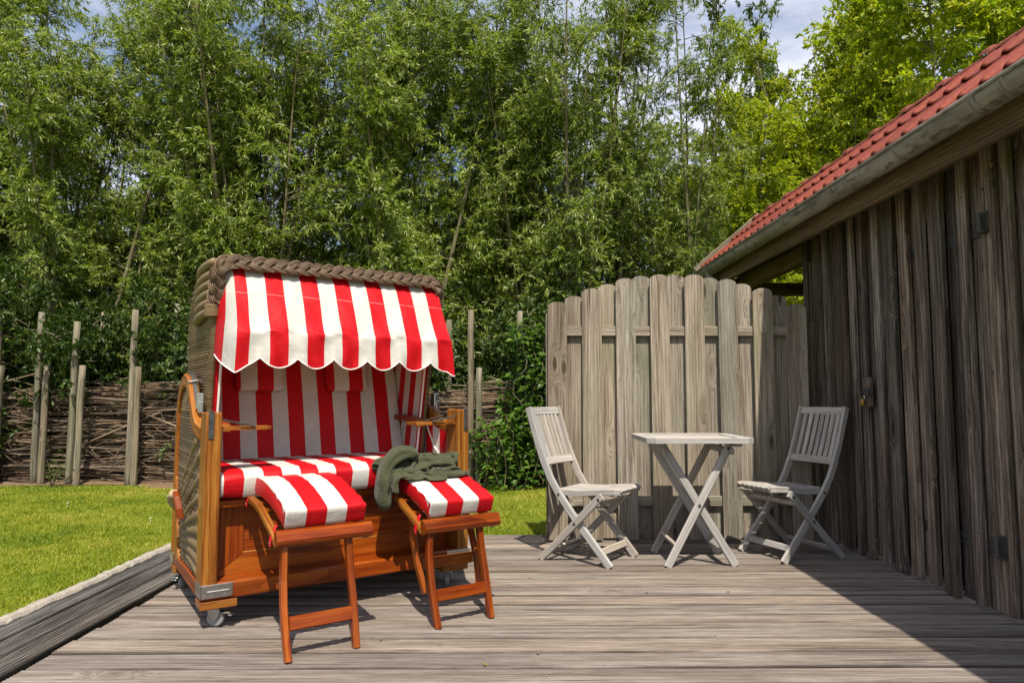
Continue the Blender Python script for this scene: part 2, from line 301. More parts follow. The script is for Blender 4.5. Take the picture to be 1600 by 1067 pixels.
# ------------------------------------------------------------------ mesh helpers
class MB:
    def __init__(self): self.v = []; self.f = []; self.g = []
    def add(self, vs, fs, gs=None):
        b = len(self.v); self.v += [tuple(p) for p in vs]; self.f += [tuple(i+b for i in f) for f in fs]
        self.g += [tuple(p) for p in (gs if gs is not None else vs)]
        return self
    def cbox(self, c, d, ch=.003, axis=0):
        """chamfered box; axis = grain axis"""
        hx, hy, hz = d[0]/2, d[1]/2, d[2]/2; ch = min(ch, hx*.9, hy*.9, hz*.9)
        vs = []; idx = {}
        for sx in (-1, 1):
            for sy in (-1, 1):
                for sz in (-1, 1):
                    for k, (a, b, e) in enumerate(((hx, hy-ch, hz-ch), (hx-ch, hy, hz-ch), (hx-ch, hy-ch, hz))):
                        idx[(sx, sy, sz, k)] = len(vs); vs.append((c[0]+sx*a, c[1]+sy*b, c[2]+sz*e))
        fs = []
        S = (-1, 1)
        for k in range(3):
            for s in S:
                o = [q for q in range(3) if q != k]
                loop = []
                for a, b in ((-1, -1), (1, -1), (1, 1), (-1, 1)):
                    t = [0, 0, 0]; t[k] = s; t[o[0]] = a; t[o[1]] = b; loop.append(idx[(*t, k)])
                if (s > 0) != (k != 1): loop.reverse()
                fs.append(loop)
        for k in range(3):                       # edges running along axis k
            o = [q for q in range(3) if q != k]
            for a in S:
                for b in S:
                    q = []
                    for s, kk in ((-1, o[0]), (1, o[0]), (1, o[1]), (-1, o[1])):
                        t = [0, 0, 0]; t[k] = s; t[o[0]] = a; t[o[1]] = b; q.append(idx[(*t, kk)])
                    fs.append(q)
        for a in S:
            for b in S:
                for e in S: fs.append([idx[(a, b, e, 0)], idx[(a, b, e, 1)], idx[(a, b, e, 2)]])
        pr = {0: (0, 1, 2), 1: (1, 0, 2), 2: (2, 0, 1)}[axis]
        return self.add(vs, fs, [tuple(p[i] for i in pr) for p in vs])
    def tube(self, path, radii, n=8, cap=True, twist=0.0):
        path = [Vector(p) for p in path]; m = len(path)
        if not hasattr(radii, '__len__'): radii = [radii]*m
        vs = []; gs = []; fs = []; L = 0; ref = None
        for i, p in enumerate(path):
            T = (path[min(i+1, m-1)]-path[max(i-1, 0)]).normalized()
            if ref is None: ref = Vector((0, 0, 1)) if abs(T.z) < .9 else Vector((1, 0, 0))
            A = ref - T*ref.dot(T); A.normalize(); B = T.cross(A); ref = A
            if i: L += (p-path[i-1]).length
            for k in range(n):
                a = 2*math.pi*k/n + twist*i
                vs.append(p+(A*math.cos(a)+B*math.sin(a))*radii[i]); gs.append((L, math.cos(a)*radii[i], math.sin(a)*radii[i]))
        for i in range(m-1):
            for k in range(n):
                fs.append((i*n+k, i*n+(k+1) % n, (i+1)*n+(k+1) % n, (i+1)*n+k))
        if cap: fs.append(tuple(range(n))[::-1]); fs.append(tuple((m-1)*n+k for k in range(n)))
        return self.add(vs, fs, gs)
    def sweep(self, path, N, w, th, ch=.003):
        """rectangular bar along path lying in the plane normal to N; w in plane, th along N"""
        path = [Vector(p) for p in path]; N = Vector(N).normalized(); m = len(path)
        if not hasattr(w, '__len__'): w = [w]*m
        if not hasattr(th, '__len__'): th = [th]*m
        vs = []; gs = []; fs = []; L = 0
        for i, p in enumerate(path):
            if 0 < i < m-1:
                t1 = (p-path[i-1]).normalized(); t2 = (path[i+1]-p).normalized(); T = (t1+t2).normalized(); k = 1/max(.5, T.dot(t1))
            else:
                T = (path[min(i+1, m-1)]-path[max(i-1, 0)]).normalized(); k = 1
            S = N.cross(T).normalized()
            if i: L += (p-path[i-1]).length
            a, b = w[i]/2*k, th[i]/2; c = min(ch, a*.9, b*.9)
            for x, y in ((a, b-c), (a-c, b), (-a+c, b), (-a, b-c), (-a, -b+c), (-a+c, -b), (a-c, -b), (a, -b+c)):
                vs.append(p+S*x+N*y); gs.append((L, x, y))
        n = 8
        for i in range(m-1):
            for k in range(n): fs.append((i*n+k, i*n+(k+1) % n, (i+1)*n+(k+1) % n, (i+1)*n+k))
        fs.append(tuple(range(n))[::-1]); fs.append(tuple((m-1)*n+k for k in range(n)))
        return self.add(vs, fs, gs)
    def prism(self, poly, fn, d0, d1, gfn=None):
        """poly of 2-D points, fn(a,b,d) -> 3-D, extruded from depth d0 to d1"""
        n = len(poly); vs = [fn(a, b, d0) for a, b in poly]+[fn(a, b, d1) for a, b in poly]
        fs = [tuple(range(n))[::-1], tuple(range(n, 2*n))]+[(k, (k+1) % n, n+(k+1) % n, n+k) for k in range(n)]
        gs = [(gfn(a, b, d) if gfn else fn(a, b, d)) for d in (d0, d1) for a, b in poly]
        return self.add(vs, fs, gs)
    def grid(self, fn, nu, nv, gfn=None, wrap=False):
        vs = []; gs = []
        for j in range(nv+1):
            for i in range(nu+1):
                u, v = i/nu, j/nv; p = fn(u, v); vs.append(p); gs.append(gfn(u, v) if gfn else p)
        fs = [(j*(nu+1)+i, j*(nu+1)+i+1, (j+1)*(nu+1)+i+1, (j+1)*(nu+1)+i) for j in range(nv) for i in range(nu)]
        return self.add(vs, fs, gs)
    def mesh(self, name, mat, smooth=False):
        me = bpy.data.meshes.new(name); me.from_pydata(self.v, [], self.f)
        a = me.attributes.new('grain', 'FLOAT_VECTOR', 'POINT'); a.data.foreach_set('vector', np.array(self.g, dtype=np.float32).ravel())
        if smooth: me.polygons.foreach_set('use_smooth', [True]*len(me.polygons))
        if mat: me.materials.append(mat)
        me.update(); return me
    def build(self, name, mat, parent=None, smooth=False, M4=None):
        return link(name, self.mesh(name, mat, smooth), parent, M4)

def link(name, me, parent=None, M4=None):
    o = bpy.data.objects.new(name, me); col.objects.link(o)
    if parent is not None: o.parent = parent
    if M4 is not None: o.matrix_basis = M4
    return o
def tag(o, label=None, cat=None, group=None, kind=None):
    if label: o['label'] = label
    if cat: o['category'] = cat
    if group: o['group'] = group
    if kind: o['kind'] = kind
    return o
def empty(name, loc=(0, 0, 0), rz=0.0, parent=None):
    o = bpy.data.objects.new(name, None); col.objects.link(o); o.empty_display_size = .1
    o.location = loc; o.rotation_euler = (0, 0, rz)
    if parent is not None: o.parent = parent
    return o
def copy_tree(o, parent=None):
    c = o.copy(); col.objects.link(c); c.parent = parent
    for ch in list(o.children): copy_tree(ch, c)
    return c
_cache = {}
def beam(name, p0, p1, w, t, mat, parent=None, up=(0, 0, 1), ch=.004):
    """straight timber: local X runs p0 to p1 (the grain), w across, t along up"""
    p0, p1 = Vector(p0), Vector(p1); X = p1-p0; L = X.length; X.normalize(); up = Vector(up)
    Y = up.cross(X).normalized(); Z = X.cross(Y)
    key = (round(L, 3), round(w, 4), round(t, 4), mat.name, ch)
    if key not in _cache: _cache[key] = MB().cbox((0, 0, 0), (L, w, t), ch).mesh(name, mat)
    c = (p0+p1)/2
    M4 = Matrix(((X.x, Y.x, Z.x, c.x), (X.y, Y.y, Z.y, c.y), (X.z, Y.z, Z.z, c.z), (0, 0, 0, 1)))
    return link(name, _cache[key], parent, M4)
def smoothstep(a, b, x):
    t = max(0, min(1, (x-a)/(b-a))); return t*t*(3-2*t)
def lerp(a, b, t): return a+(b-a)*t
def interp(x, xs, ys): return float(np.interp(x, xs, ys))

# ------------------------------------------------------------------ ground
LAWN_Z = -0.055
g = MB()
xs = [-600, -60, -14]+[x*.5 for x in range(-26, 9)]+[14, 60, 600]; ys = [-600, -60, -6]+[y*.5 for y in range(-10, 33)]+[30, 90, 600]
def gz(x, y): return LAWN_Z+(.02*math.sin(x*1.1+.4)*math.sin(y*.9+1)+.012*math.sin(2.3*x+1.7*y)) * (1 if (x < -2.3 or y > 5.2) and abs(x) < 14 and 0 < y < 9 else 0)
vs_ = [(x, y, gz(x, y)) for y in ys for x in xs]; nx = len(xs)
g.add(vs_, [(j*nx+i, j*nx+i+1, (j+1)*nx+i+1, (j+1)*nx+i) for j in range(len(ys)-1) for i in range(nx-1)])
tag(g.build('lawn', M['lawn'], smooth=True), kind='structure')

def quick_mesh(name, V, F, mat, G=None, smooth=False):
    me = bpy.data.meshes.new(name); nv, nf = len(V), len(F); k = F.shape[1]
    me.vertices.add(nv); me.vertices.foreach_set('co', V.astype(np.float32).ravel())
    me.loops.add(nf*k); me.loops.foreach_set('vertex_index', F.astype(np.int32).ravel())
    me.polygons.add(nf); me.polygons.foreach_set('loop_start', np.arange(0, nf*k, k, dtype=np.int32)); me.polygons.foreach_set('loop_total', np.full(nf, k, dtype=np.int32))
    if smooth: me.polygons.foreach_set('use_smooth', np.ones(nf, dtype=bool))
    if G is not None:
        a = me.attributes.new('grain', 'FLOAT_VECTOR', 'POINT'); a.data.foreach_set('vector', G.astype(np.float32).ravel())
    me.materials.append(mat); me.update(calc_edges=True); return me

rs = np.random.default_rng(11)
def grass_points(n, x0, x1, y0, y1, p=1.0):
    u = rs.random(n)**p
    return np.stack([rs.uniform(x0, x1, n), y0+(y1-y0)*u], 1)
pts = np.concatenate([grass_points(210000, -4.6, -2.27, 2.6, 8.3, 1.25), grass_points(80000, -7.5, -4.6, 4.2, 8.3), grass_points(80000, -2.2, .75, 5.02, 8.3)])
n = len(pts); ang = rs.uniform(0, 2*np.pi, n); hh = rs.uniform(.009, .024, n)*(.75+.5*np.sin(pts[:, 0]*1.7+np.sin(pts[:, 1]*1.3)*2)**2); ww = rs.uniform(.0018, .0034, n)*(.8+pts[:, 1]*.09)
# thin the grass at the bare edge by the hedge
keep = (pts[:, 1] < 7.85) | (rs.random(n) < .25); pts, ang, hh, ww = pts[keep], ang[keep], hh[keep], ww[keep]; n = len(pts)
tuft = np.sin(pts[:, 0]*9+np.sin(pts[:, 1]*7)*1.5)*np.sin(pts[:, 1]*8+np.sin(pts[:, 0]*5)*2); hh = hh*(1+.55*np.clip(tuft, -.6, 1))
edge = (np.abs(pts[:, 0]+2.29) < .05) | ((np.abs(pts[:, 1]-5.05) < .05) & (pts[:, 0] > -2.2)); hh = np.where(edge, hh*1.9, hh)
z0 = np.array([gz(a, b) for a, b in pts])
lean = rs.normal(0, .55, (n, 2))*hh[:, None]
dx, dy = np.cos(ang)*ww, np.sin(ang)*ww
V = np.empty((n, 3, 3)); V[:, 0] = np.stack([pts[:, 0]-dx, pts[:, 1]-dy, z0-.003], 1); V[:, 1] = np.stack([pts[:, 0]+dx, pts[:, 1]+dy, z0-.003], 1)
V[:, 2] = np.stack([pts[:, 0]+lean[:, 0], pts[:, 1]+lean[:, 1], z0+hh], 1)
go = link('grass', quick_mesh('grass', V.reshape(-1, 3), np.arange(3*n).reshape(-1, 3), M['grass']))
tag(go, 'short sunlit yellow-green grass blades covering the lawn', 'grass', kind='stuff')
# bare earth strip at the hedge foot
sb = MB()
sb.grid(lambda u, v: (-8+16*u, 7.86+.10*math.sin(u*37)+.05*math.sin(u*91)+(.9-.1*math.sin(u*37))*v, gz(-8+16*u, 8.0)+.008+.03*math.sin(v*3.1)), 120, 5)
tag(sb.build('soil_strip', M['soil'], smooth=True), kind='structure')
# daisies
for i, (x, y) in enumerate([(-4.02, 6.4), (-3.42, 4.62), (-3.7, 4.1), (-2.9, 5.7), (-3.15, 3.95)]):
    d = MB(); d.tube([(0, 0, 0), (.002, 0, .035)], [.0015, .0012], 4)
    for k in range(9):
        a = 2*math.pi*k/9; c, s = math.cos(a), math.sin(a)
        d.add([(0.002, 0, .036), (.006*c-.003*s, .006*s+.003*c, .037), (.014*c, .014*s, .039), (.006*c+.003*s, .006*s-.003*c, .037)], [(0, 1, 2, 3)])
    o = d.build('daisy', M['petal']); o.location = (x, y, gz(x, y)+.01); tag(o, 'tiny white daisy flower scattered in the sunlit lawn', 'flower', 'daisies in the lawn')

# ------------------------------------------------------------------ deck
deck = empty('deck', (0, 0, 0)); tag(deck, kind='structure')
DX0, DX1 = -1.745, 2.34
def deck_profile(wd, ngro, depth=.0055, th=.027):
    pts = [(-wd/2, -th), (-wd/2, -.004), (-wd/2+.004, 0)]
    gw = (wd-.016)/ngro
    for k in range(ngro):
        a = -wd/2+.008+k*gw
        pts += [(a+gw*.10, 0), (a+gw*.20, -depth), (a+gw*.45, -depth), (a+gw*.55, 0)]
    pts += [(wd/2-.004, 0), (wd/2, -.004), (wd/2, -th)]
    return pts
def ribbed_mesh(name, L, wd, ngro, mat, sag=.0):
    pr = deck_profile(wd, ngro); m = len(pr); b = MB(); vs = []; 
    nseg = 1
    for i in range(nseg+1):
        x = -L/2+L*i/nseg
        vs += [(x, y, z) for y, z in pr]
    fs = [(i*m+k, i*m+k+1, (i+1)*m+k+1, (i+1)*m+k) for i in range(nseg) for k in range(m-1)]
    fs += [tuple(range(m)), tuple(nseg*m+k for k in range(m))[::-1], (0, nseg*m, nseg*m+m-1, m-1)]
    return b.add(vs, fs).mesh(name, mat)
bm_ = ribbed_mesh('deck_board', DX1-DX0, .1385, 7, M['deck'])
y = 4.985-.075
k = 0
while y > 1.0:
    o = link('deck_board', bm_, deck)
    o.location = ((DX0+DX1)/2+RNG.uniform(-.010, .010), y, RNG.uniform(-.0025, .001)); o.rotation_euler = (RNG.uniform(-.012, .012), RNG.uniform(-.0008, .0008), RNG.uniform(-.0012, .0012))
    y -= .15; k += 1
bs = MB(); bs.cbox((0.3, 2.95, -.12), (4.0, 4.0, .10), .005)
bs.build('deck_frame', M['dark'], deck)
tm = ribbed_mesh('edge_board', 4.2, .124, 6, M['trim'])
for i in range(3):
    o = link('edge_board', tm, deck); o.location = (-1.75-.02-.067-i*.1415, 2.9, .006-.004*i+RNG.uniform(-.002, .002)); o.rotation_euler = (0, 0, math.pi/2+RNG.uniform(-.001, .001))
bs = MB(); bs.cbox((-1.965, 2.9, -.14), (.41, 4.2, .08), .005); bs.build('edge_frame', M['dark'], deck)
# concrete kerb in separate stones
def kerb_mesh(L):
    b = MB(); r = random.Random(int(L*1000))
    nu = 24; prof = [(-.038, -.12), (-.038, -.012), (-.024, .002), (.022, .003), (.036, -.010), (.036, -.12)]
    vs = []
    for i in range(nu+1):
        yy = -L/2+L*i/nu; j = r.uniform(-.004, .004); h = r.uniform(-.004, .004)
        vs += [(x+(j if x < 0 else 0), yy, z+(h if z > -.1 else 0)) for x, z in prof]
    m = len(prof)
    fs = [(i*m+q, i*m+q+1, (i+1)*m+q+1, (i+1)*m+q) for i in range(nu) for q in range(m-1)]+[tuple(range(m)), tuple(nu*m+q for q in range(m))[::-1]]
    return b.add(vs, fs)
yy = .9
for i, L in enumerate((1.0, 1.0, 1.0, 1.0)):
    o = kerb_mesh(L-.006).build('kerb_stone', M['kerb'], deck); o.location = (-2.228, yy+L/2, .004); o.rotation_euler = (0, 0, .0); yy += L
# debris on the deck
for i in range(26):
    x, y = RNG.uniform(-1.5, 1.9), RNG.uniform(2.3, 4.6); r = RNG.uniform(.006, .014); b = MB()
    b.add([(-r, 0, .001), (0, r*.4, .003), (r, 0, .002), (0, -r*.4, .004)], [(0, 1, 2), (0, 2, 3)])
    o = b.build('fallen_leaf', M['bright'] if i % 2 else M['stick']); o.location = (x, y, .003); o.rotation_euler = (0, 0, RNG.uniform(0, 6))
    tag(o, 'tiny dry leaf scrap lying on the grey deck boards', 'leaf', 'leaf scraps on the deck')

# ------------------------------------------------------------------ shed
shed = empty('shed', (2.22, 4.9, 0)); tag(shed, 'dark weathered board shed with red tiled roof and zinc gutter', 'shed')
def SL(x, y, z): return Vector((x-2.22, y-4.9, z))
def vboard(name, y0, y1, x, t, z0, z1, mat, parent):
    return beam(name, SL(x, (y0+y1)/2, z0), SL(x, (y0+y1)/2, z1), abs(y1-y0), t, mat, parent, up=(-1, 0, 0))
door = MB().cbox((0, 0, 0), (.02, 1.14, 1.86), .003).build('door', M['dark'], shed, M4=Matrix.Translation(SL(2.285, 3.62, .98)))
def on_door(y): return 3.07 < y < 4.18
RB = random.Random(5)
y = 4.945; first = True
while y > 1.2:
    w1 = RB.uniform(.05, .115)                       # under board
    w2 = RB.choice([.05, .065, .085, .105, .125])      # cover board
    par = door if on_door(y-w1/2) else shed
    off = SL(2.285, 3.62, .98) if par is door else Vector((0, 0, 0))
    def vb(n_, a, b_, x, t, z0, z1):
        o = vboard(n_, a, b_, x, t, z0, z1, M['shed'], par)
        if par is door: o.matrix_basis = Matrix.Translation(-off) @ o.matrix_basis
        return o
    vb('wall_board' if par is shed else 'door_board', y+.02, y-w1-.02, 2.262+RB.uniform(-.004, .004), .020, .012+RB.uniform(-.008, .02), 2.14)
    par = door if on_door(y-w1-w2/2) else shed
    off = SL(2.285, 3.62, .98) if par is door else Vector((0, 0, 0))
    o = vb('cover_board', y-w1, y-w1-w2, 2.2265+RB.uniform(-.006, .005), .030, RB.uniform(.006, .028), 2.14)
    o.matrix_basis = o.matrix_basis @ Matrix.Rotation(RB.uniform(-.02, .02), 4, 'X')
    y -= w1+w2
vboard('corner_board', 4.985, 4.925, 2.212, .022, 1.52, 2.14, M['shed'], shed)
vboard('corner_post', 5.02, 4.955, 2.29, .06, 0, 2.1, M['shed'], shed)
beam('corner_board', SL(2.165, 4.975, 0), SL(2.165, 4.975, 1.5), .145, .02, M['shed'], shed, up=(0, 1, 0))
# hinges (straps lie on the under boards, below the cover boards)
for z in (1.765, .30):
    b = MB(); b.cbox((0, 0, 0), (.005, .72, .055), .001)
    for yy in (-.30, -.18, -.06, .06, .18, .30): b.cbox((-.005, yy, .004*(-1)**int(yy*10)), (.008, .016, .016), .003)
    h = b.build('hinge_strap', M['darksteel'], shed, M4=Matrix.Translation(SL(2.2475, 3.43, z)))
    b = MB(); b.cbox((0, 0, 0), (.006, .042, .10), .001); b.tube([(-.026, .0, -.045), (-.026, 0, .03)], .0125, 14); b.cbox((-.015, .0, -.045), (.03, .05, .012), .002); b.tube([(-.026, 0, .03), (-.026, 0, .045)], [.009, .007], 10)
    b.build('hinge_barrel', M['darksteel'], shed, M4=Matrix.Translation(SL(2.209, 3.075, z+.02)))
nb_ = MB(); yn = 4.9
while yn > 2.3:
    for z in (1.95, 1.1, .35): nb_.tube([SL(2.2115, yn, z+RB.uniform(-.02, .02)), SL(2.2085, yn, z)], .0035, 6)
    yn -= RB.uniform(.06, .11)
tag(nb_.build('nail_heads', M['darksteel'], shed), kind='stuff')
# hasp and latch board
vboard('latch_board', 4.195, 4.095, 2.203, .018, .92, 1.10, M['shed'], shed)
b = MB(); b.cbox((0, 0, 0), (.006, .10, .038), .002); b.cbox((-.008, -.01, 0), (.012, .05, .05), .003); b.tube([(-.006, .03, .01), (-.03, .03, .012), (-.03, .03, -.012), (-.006, .03, -.01)], .004, 6)
b.tube([(-.012, -.05, 0), (-.012, .04, 0)], .007, 8)
b.build('hasp', M['darksteel'], shed, M4=Matrix.Translation(SL(2.190, 4.125, 1.012)))
# roof
EAVE = (1.90, 2.195); RIDGE = (2.50, 2.725); ROOF_Y0, ROOF_Y1 = -.8, 6.62
sl = Vector((RIDGE[0]-EAVE[0], 0, RIDGE[1]-EAVE[1])); SLEN = sl.length; sl.normalize(); nrm = Vector((-sl.z, 0, sl.x))
TW = .1335; rows = 2; RL = SLEN/rows+.0
def tile_mesh():
    b = MB(); n = 14; vs = []; Lt = RL+.035
    def prof(a):   # S-shaped pantile, a 0..1 across
        return .021*math.exp(-((a-.30)/.13)**2)-.004*math.sin(math.pi*a)
    for top in (0, 1):
        for j, s in enumerate((0, .02, Lt)):
            for i in range(n+1):
                a = i/n; yv = (a-.5)*(TW+.006); z = prof(a)+(.026*(1-s/Lt))-(0 if top else .010); vs.append((s if s != .02 or top else .02, yv, z-(.004 if s == 0 else 0)))
    m = n+1; fs = []
    for base, fl in ((0, 1), (3*m, 0)):
        for j in range(2):
            for i in range(n):
                q = (base+j*m+i, base+(j+1)*m+i, base+(j+1)*m+i+1, base+j*m+i+1); fs.append(q if fl else q[::-1])
    fs += [(i, i+1, 3*m+i+1, 3*m+i) for i in range(n)]
    return b.add(vs, fs).mesh('roof_tile', M['tile'], True)
tme = tile_mesh()
Rm = Matrix(((sl.x, 0, nrm.x), (0, 1, 0), (sl.z, 0, nrm.z))).to_4x4()
roof = empty('roof', (0, 0, 0), parent=shed)
for r_ in range(rows):
    yy = ROOF_Y1-.06-TW/2
    while yy > 1.6:
        base = Vector((EAVE[0], 0, EAVE[1]))+sl*(r_*RL+.002)+nrm*.004
        o = link('roof_tile', tme, roof, Matrix.Translation(SL(base.x, yy, base.z)) @ Rm @ Matrix.Rotation(RNG.uniform(-.008, .008), 4, 'Z')); yy -= TW
yy = ROOF_Y1-.02; rb = MB()
L = .36
pth = [(0, 0, 0), (0, -.03, 0), (0, -L, -.012)]
for a in range(1):
    n = 12; vs = []
    for (j, (yv, r, dz)) in enumerate(((0, .060, .006), (-.05, .060, .006), (-.06, .052, 0), (-L-.03, .048, -.006))):
        for i in range(n+1):
            t = math.pi*i/n; vs.append((math.cos(t)*r*1.15, yv, math.sin(t)*r*.8+dz))
    rb.add(vs, [(j*(n+1)+i, j*(n+1)+i+1, (j+1)*(n+1)+i+1, (j+1)*(n+1)+i) for j in range(3) for i in range(n)])
rme = rb.mesh('ridge_tile', M['tile_end'], True)
while yy > ROOF_Y0:
    link('ridge_tile', rme, roof, Matrix.Translation(SL(RIDGE[0], yy, RIDGE[1]-.012)) @ Matrix.Rotation(RNG.uniform(-.02, .02), 4, 'X')); yy -= L
b = MB(); q = 2*RIDGE[0]-EAVE[0]
b.prism([(EAVE[0]+.06, EAVE[1]+.015), (RIDGE[0], RIDGE[1]-.012), (q, EAVE[1]-.02), (q, EAVE[1]-.05), (RIDGE[0], RIDGE[1]-.05), (EAVE[0]+.06, EAVE[1]-.025)], lambda a, c, d: SL(a, d, c), ROOF_Y0, ROOF_Y1-.05)
b.build('roof_sheathing', M['tile_end'], roof)
beam('verge_board', SL(EAVE[0]-.03, ROOF_Y1, EAVE[1]+.005), SL(RIDGE[0]+.02, ROOF_Y1, RIDGE[1]+.03), .09, .03, M['post'], roof, up=(0, 1, 0))
# gutter
gut = MB(); GC = (1.915, 2.178); GR = .0635
path_n = 30; m = 15; vs = []; gs = []
for i in range(path_n+1):
    yv = ROOF_Y0+(ROOF_Y1+.03-ROOF_Y0)*i/path_n
    for kx in range(m):
        t = math.pi*kx/(m-1); vs.append(SL(GC[0]-math.cos(t)*GR, yv, GC[1]-math.sin(t)*GR)); gs.append((yv, t*GR, 0))
fs = [(i*m+k, i*m+k+1, (i+1)*m+k+1, (i+1)*m+k) for i in range(path_n) for k in range(m-1)]
gut.add(vs, fs, gs); gut.add([vs[path_n*m+k] for k in range(m)], [tuple(range(m))])
gut.tube([SL(GC[0]-GR-.004, ROOF_Y0, GC[1]+.004), SL(GC[0]-GR-.004, ROOF_Y1+.03, GC[1]+.004)], .009, 8)
go_ = gut.build('gutter', M['zinc'], shed, True)
sm = go_.modifiers.new('thickness', 'SOLIDIFY'); sm.thickness = .002
for yv in (1.0, 1.75, 2.45, 3.16, 3.82, 4.52, 5.2, 5.9):
    b = MB(); pa = [SL(GC[0]-math.cos(math.pi*k/12)*(GR+.004), yv, GC[1]+.004-math.sin(math.pi*k/12)*(GR+.004)) for k in range(13)]
    b.sweep(pa+[SL(2.03, yv, GC[1]+.01)], (0, 1, 0), .005, .026, .001); b.build('gutter_bracket', M['zinc'], shed)
for yv in (2.62, 3.64):                                 # soldered joints
    b = MB(); pa = [SL(GC[0]-math.cos(math.pi*k/12)*(GR+.003), yv, GC[1]-math.sin(math.pi*k/12)*(GR+.003)) for k in range(13)]
    b.sweep(pa, (0, 1, 0), .004, .05, .001); b.build('gutter_joint', M['zinc'], shed)
b = MB(); b.tube([SL(1.915, 6.3, 2.13), SL(1.915, 6.3, 2.05), SL(2.0, 6.3, 1.93), SL(2.08, 6.3, 1.85), SL(2.08, 6.3, .0)], .04, 12); b.build('downpipe', M['zinc'], shed, True)
beam('fascia', SL(2.01, ROOF_Y0, 2.095), SL(2.01, ROOF_Y1-.03, 2.095), .13, .035, M['beam'], shed, up=(-1, 0, 0))
b = MB(); b.prism([(2.03, 2.115), (2.28, 2.135), (2.28, 2.15), (2.03, 2.135)], lambda a, c, d: SL(a, d, c), ROOF_Y0, ROOF_Y1-.08, lambda a, c, d: (d, a, c)); b.build('soffit', M['beam'], shed)
beam('wall_plate', SL(2.26, 4.95, 2.05), SL(2.26, ROOF_Y1-.1, 2.05), .09, .13, M['beam'], shed)
beam('gable_beam', SL(2.1, 6.45, 2.0), SL(2.95, 6.45, 2.0), .08, .12, M['beam'], shed)
beam('post', SL(2.26, 6.45, 0), SL(2.26, 6.45, 2.0), .10, .10, M['beam'], shed, up=(1, 0, 0))
yv = 6.5; RB2 = random.Random(3)
while yv > 4.4:
    vboard('rear_board', yv, yv-.12, 2.92, .02, 0.0, 2.2, M['shed'], shed); yv -= .12+RB2.uniform(.004, .03)
b = MB(); b.cbox((0, 0, 0), (.62, .025, 2.05), .002); b.build('end_wall', M['shed'], shed, M4=Matrix.Translation(SL(2.6, 4.93, 1.03)))
b = MB(); b.cbox((0, 0, 0), (.72, 5.3, .04), .002); b.build('shed_floor', M['dark'], shed, M4=Matrix.Translation(SL(2.62, 3.95, -.025)))
# padlock
pl = empty('padlock', (2.172, 4.148, .955)); tag(pl, 'small brass padlock hanging from the hasp on the dark shed door', 'padlock')
pl.rotation_euler = (.5, 0, 0)
MB().cbox((0, 0, -.008), (.016, .036, .034), .003).build('lock_body', M['brass'], pl)
b = MB(); b.tube([(0, -.011, .008), (0, -.011, .028), (0, -.007, .036), (0, 0, .039), (0, .007, .036), (0, .011, .028), (0, .011, .008)], .0032, 8); b.build('shackle', M['steel'], pl, True)

# ------------------------------------------------------------------ privacy fence
FY = 4.715
fence = empty('privacy_fence', (1.19, FY, 0)); tag(fence, 'arched wooden privacy fence panel of round-topped overlapping boards beside the shed', 'fence')
def ftop(x): return 1.845-.215*((x-1.19)/.85)**2
def pale_mesh(wd, h):
    b = MB(); t = .019; n = 8
    poly = [(-wd/2, 0), (wd/2, 0)]+[(wd/2*math.cos(math.pi*k/n)*1.0, h-.036+.036*math.sin(math.pi*k/n)) for k in range(n+1)]
    b.prism(poly, lambda a, c, d: (a, d, c), -t/2, t/2, lambda a, c, d: (c, a, d)); return b
RF = random.Random(21)
for i in range(8):
    x0 = .291+.239*i; xc = x0+.067
    o = pale_mesh(.134+RF.uniform(-.003, .003), ftop(xc)-.015+RF.uniform(-.006, .006)).build('pale', M['fence'], fence); o.location = (xc-1.19, .0095, .015); o.rotation_euler = (0, RF.uniform(-.003, .003), 0)
for i in range(7):
    xc = .291+.239*i+.187
    o = pale_mesh(.134+RF.uniform(-.003, .003), ftop(xc)-.018+RF.uniform(-.006, .006)).build('pale', M['fence'], fence); o.location = (xc-1.19, .0095+.019+.034, .018); o.rotation_euler = (0, RF.uniform(-.003, .003), 0)
for z in (1.438, .27): beam('rail', (-.89, .0365, z), (.90, .0365, z), .034, .068, M['fence'], fence)
nb_ = MB()
for i in range(8):
    for z in (1.425, 1.452, .258, .284):
        xx = .291+.239*i+.067+RF.uniform(-.035, .035)-1.19; nb_.tube([(xx, .001, z), (xx, -.0012, z)], .0032, 6)
tag(nb_.build('nail_heads', M['darksteel'], fence), kind='stuff')
beam('end_post', (-.885, .072, 0), (-.885, .072, 1.56), .045, .045, M['fence'], fence, up=(0, 1, 0))
beam('end_post', (.9, .072, 0), (.9, .072, 1.56), .045, .045, M['fence'], fence, up=(0, 1, 0))
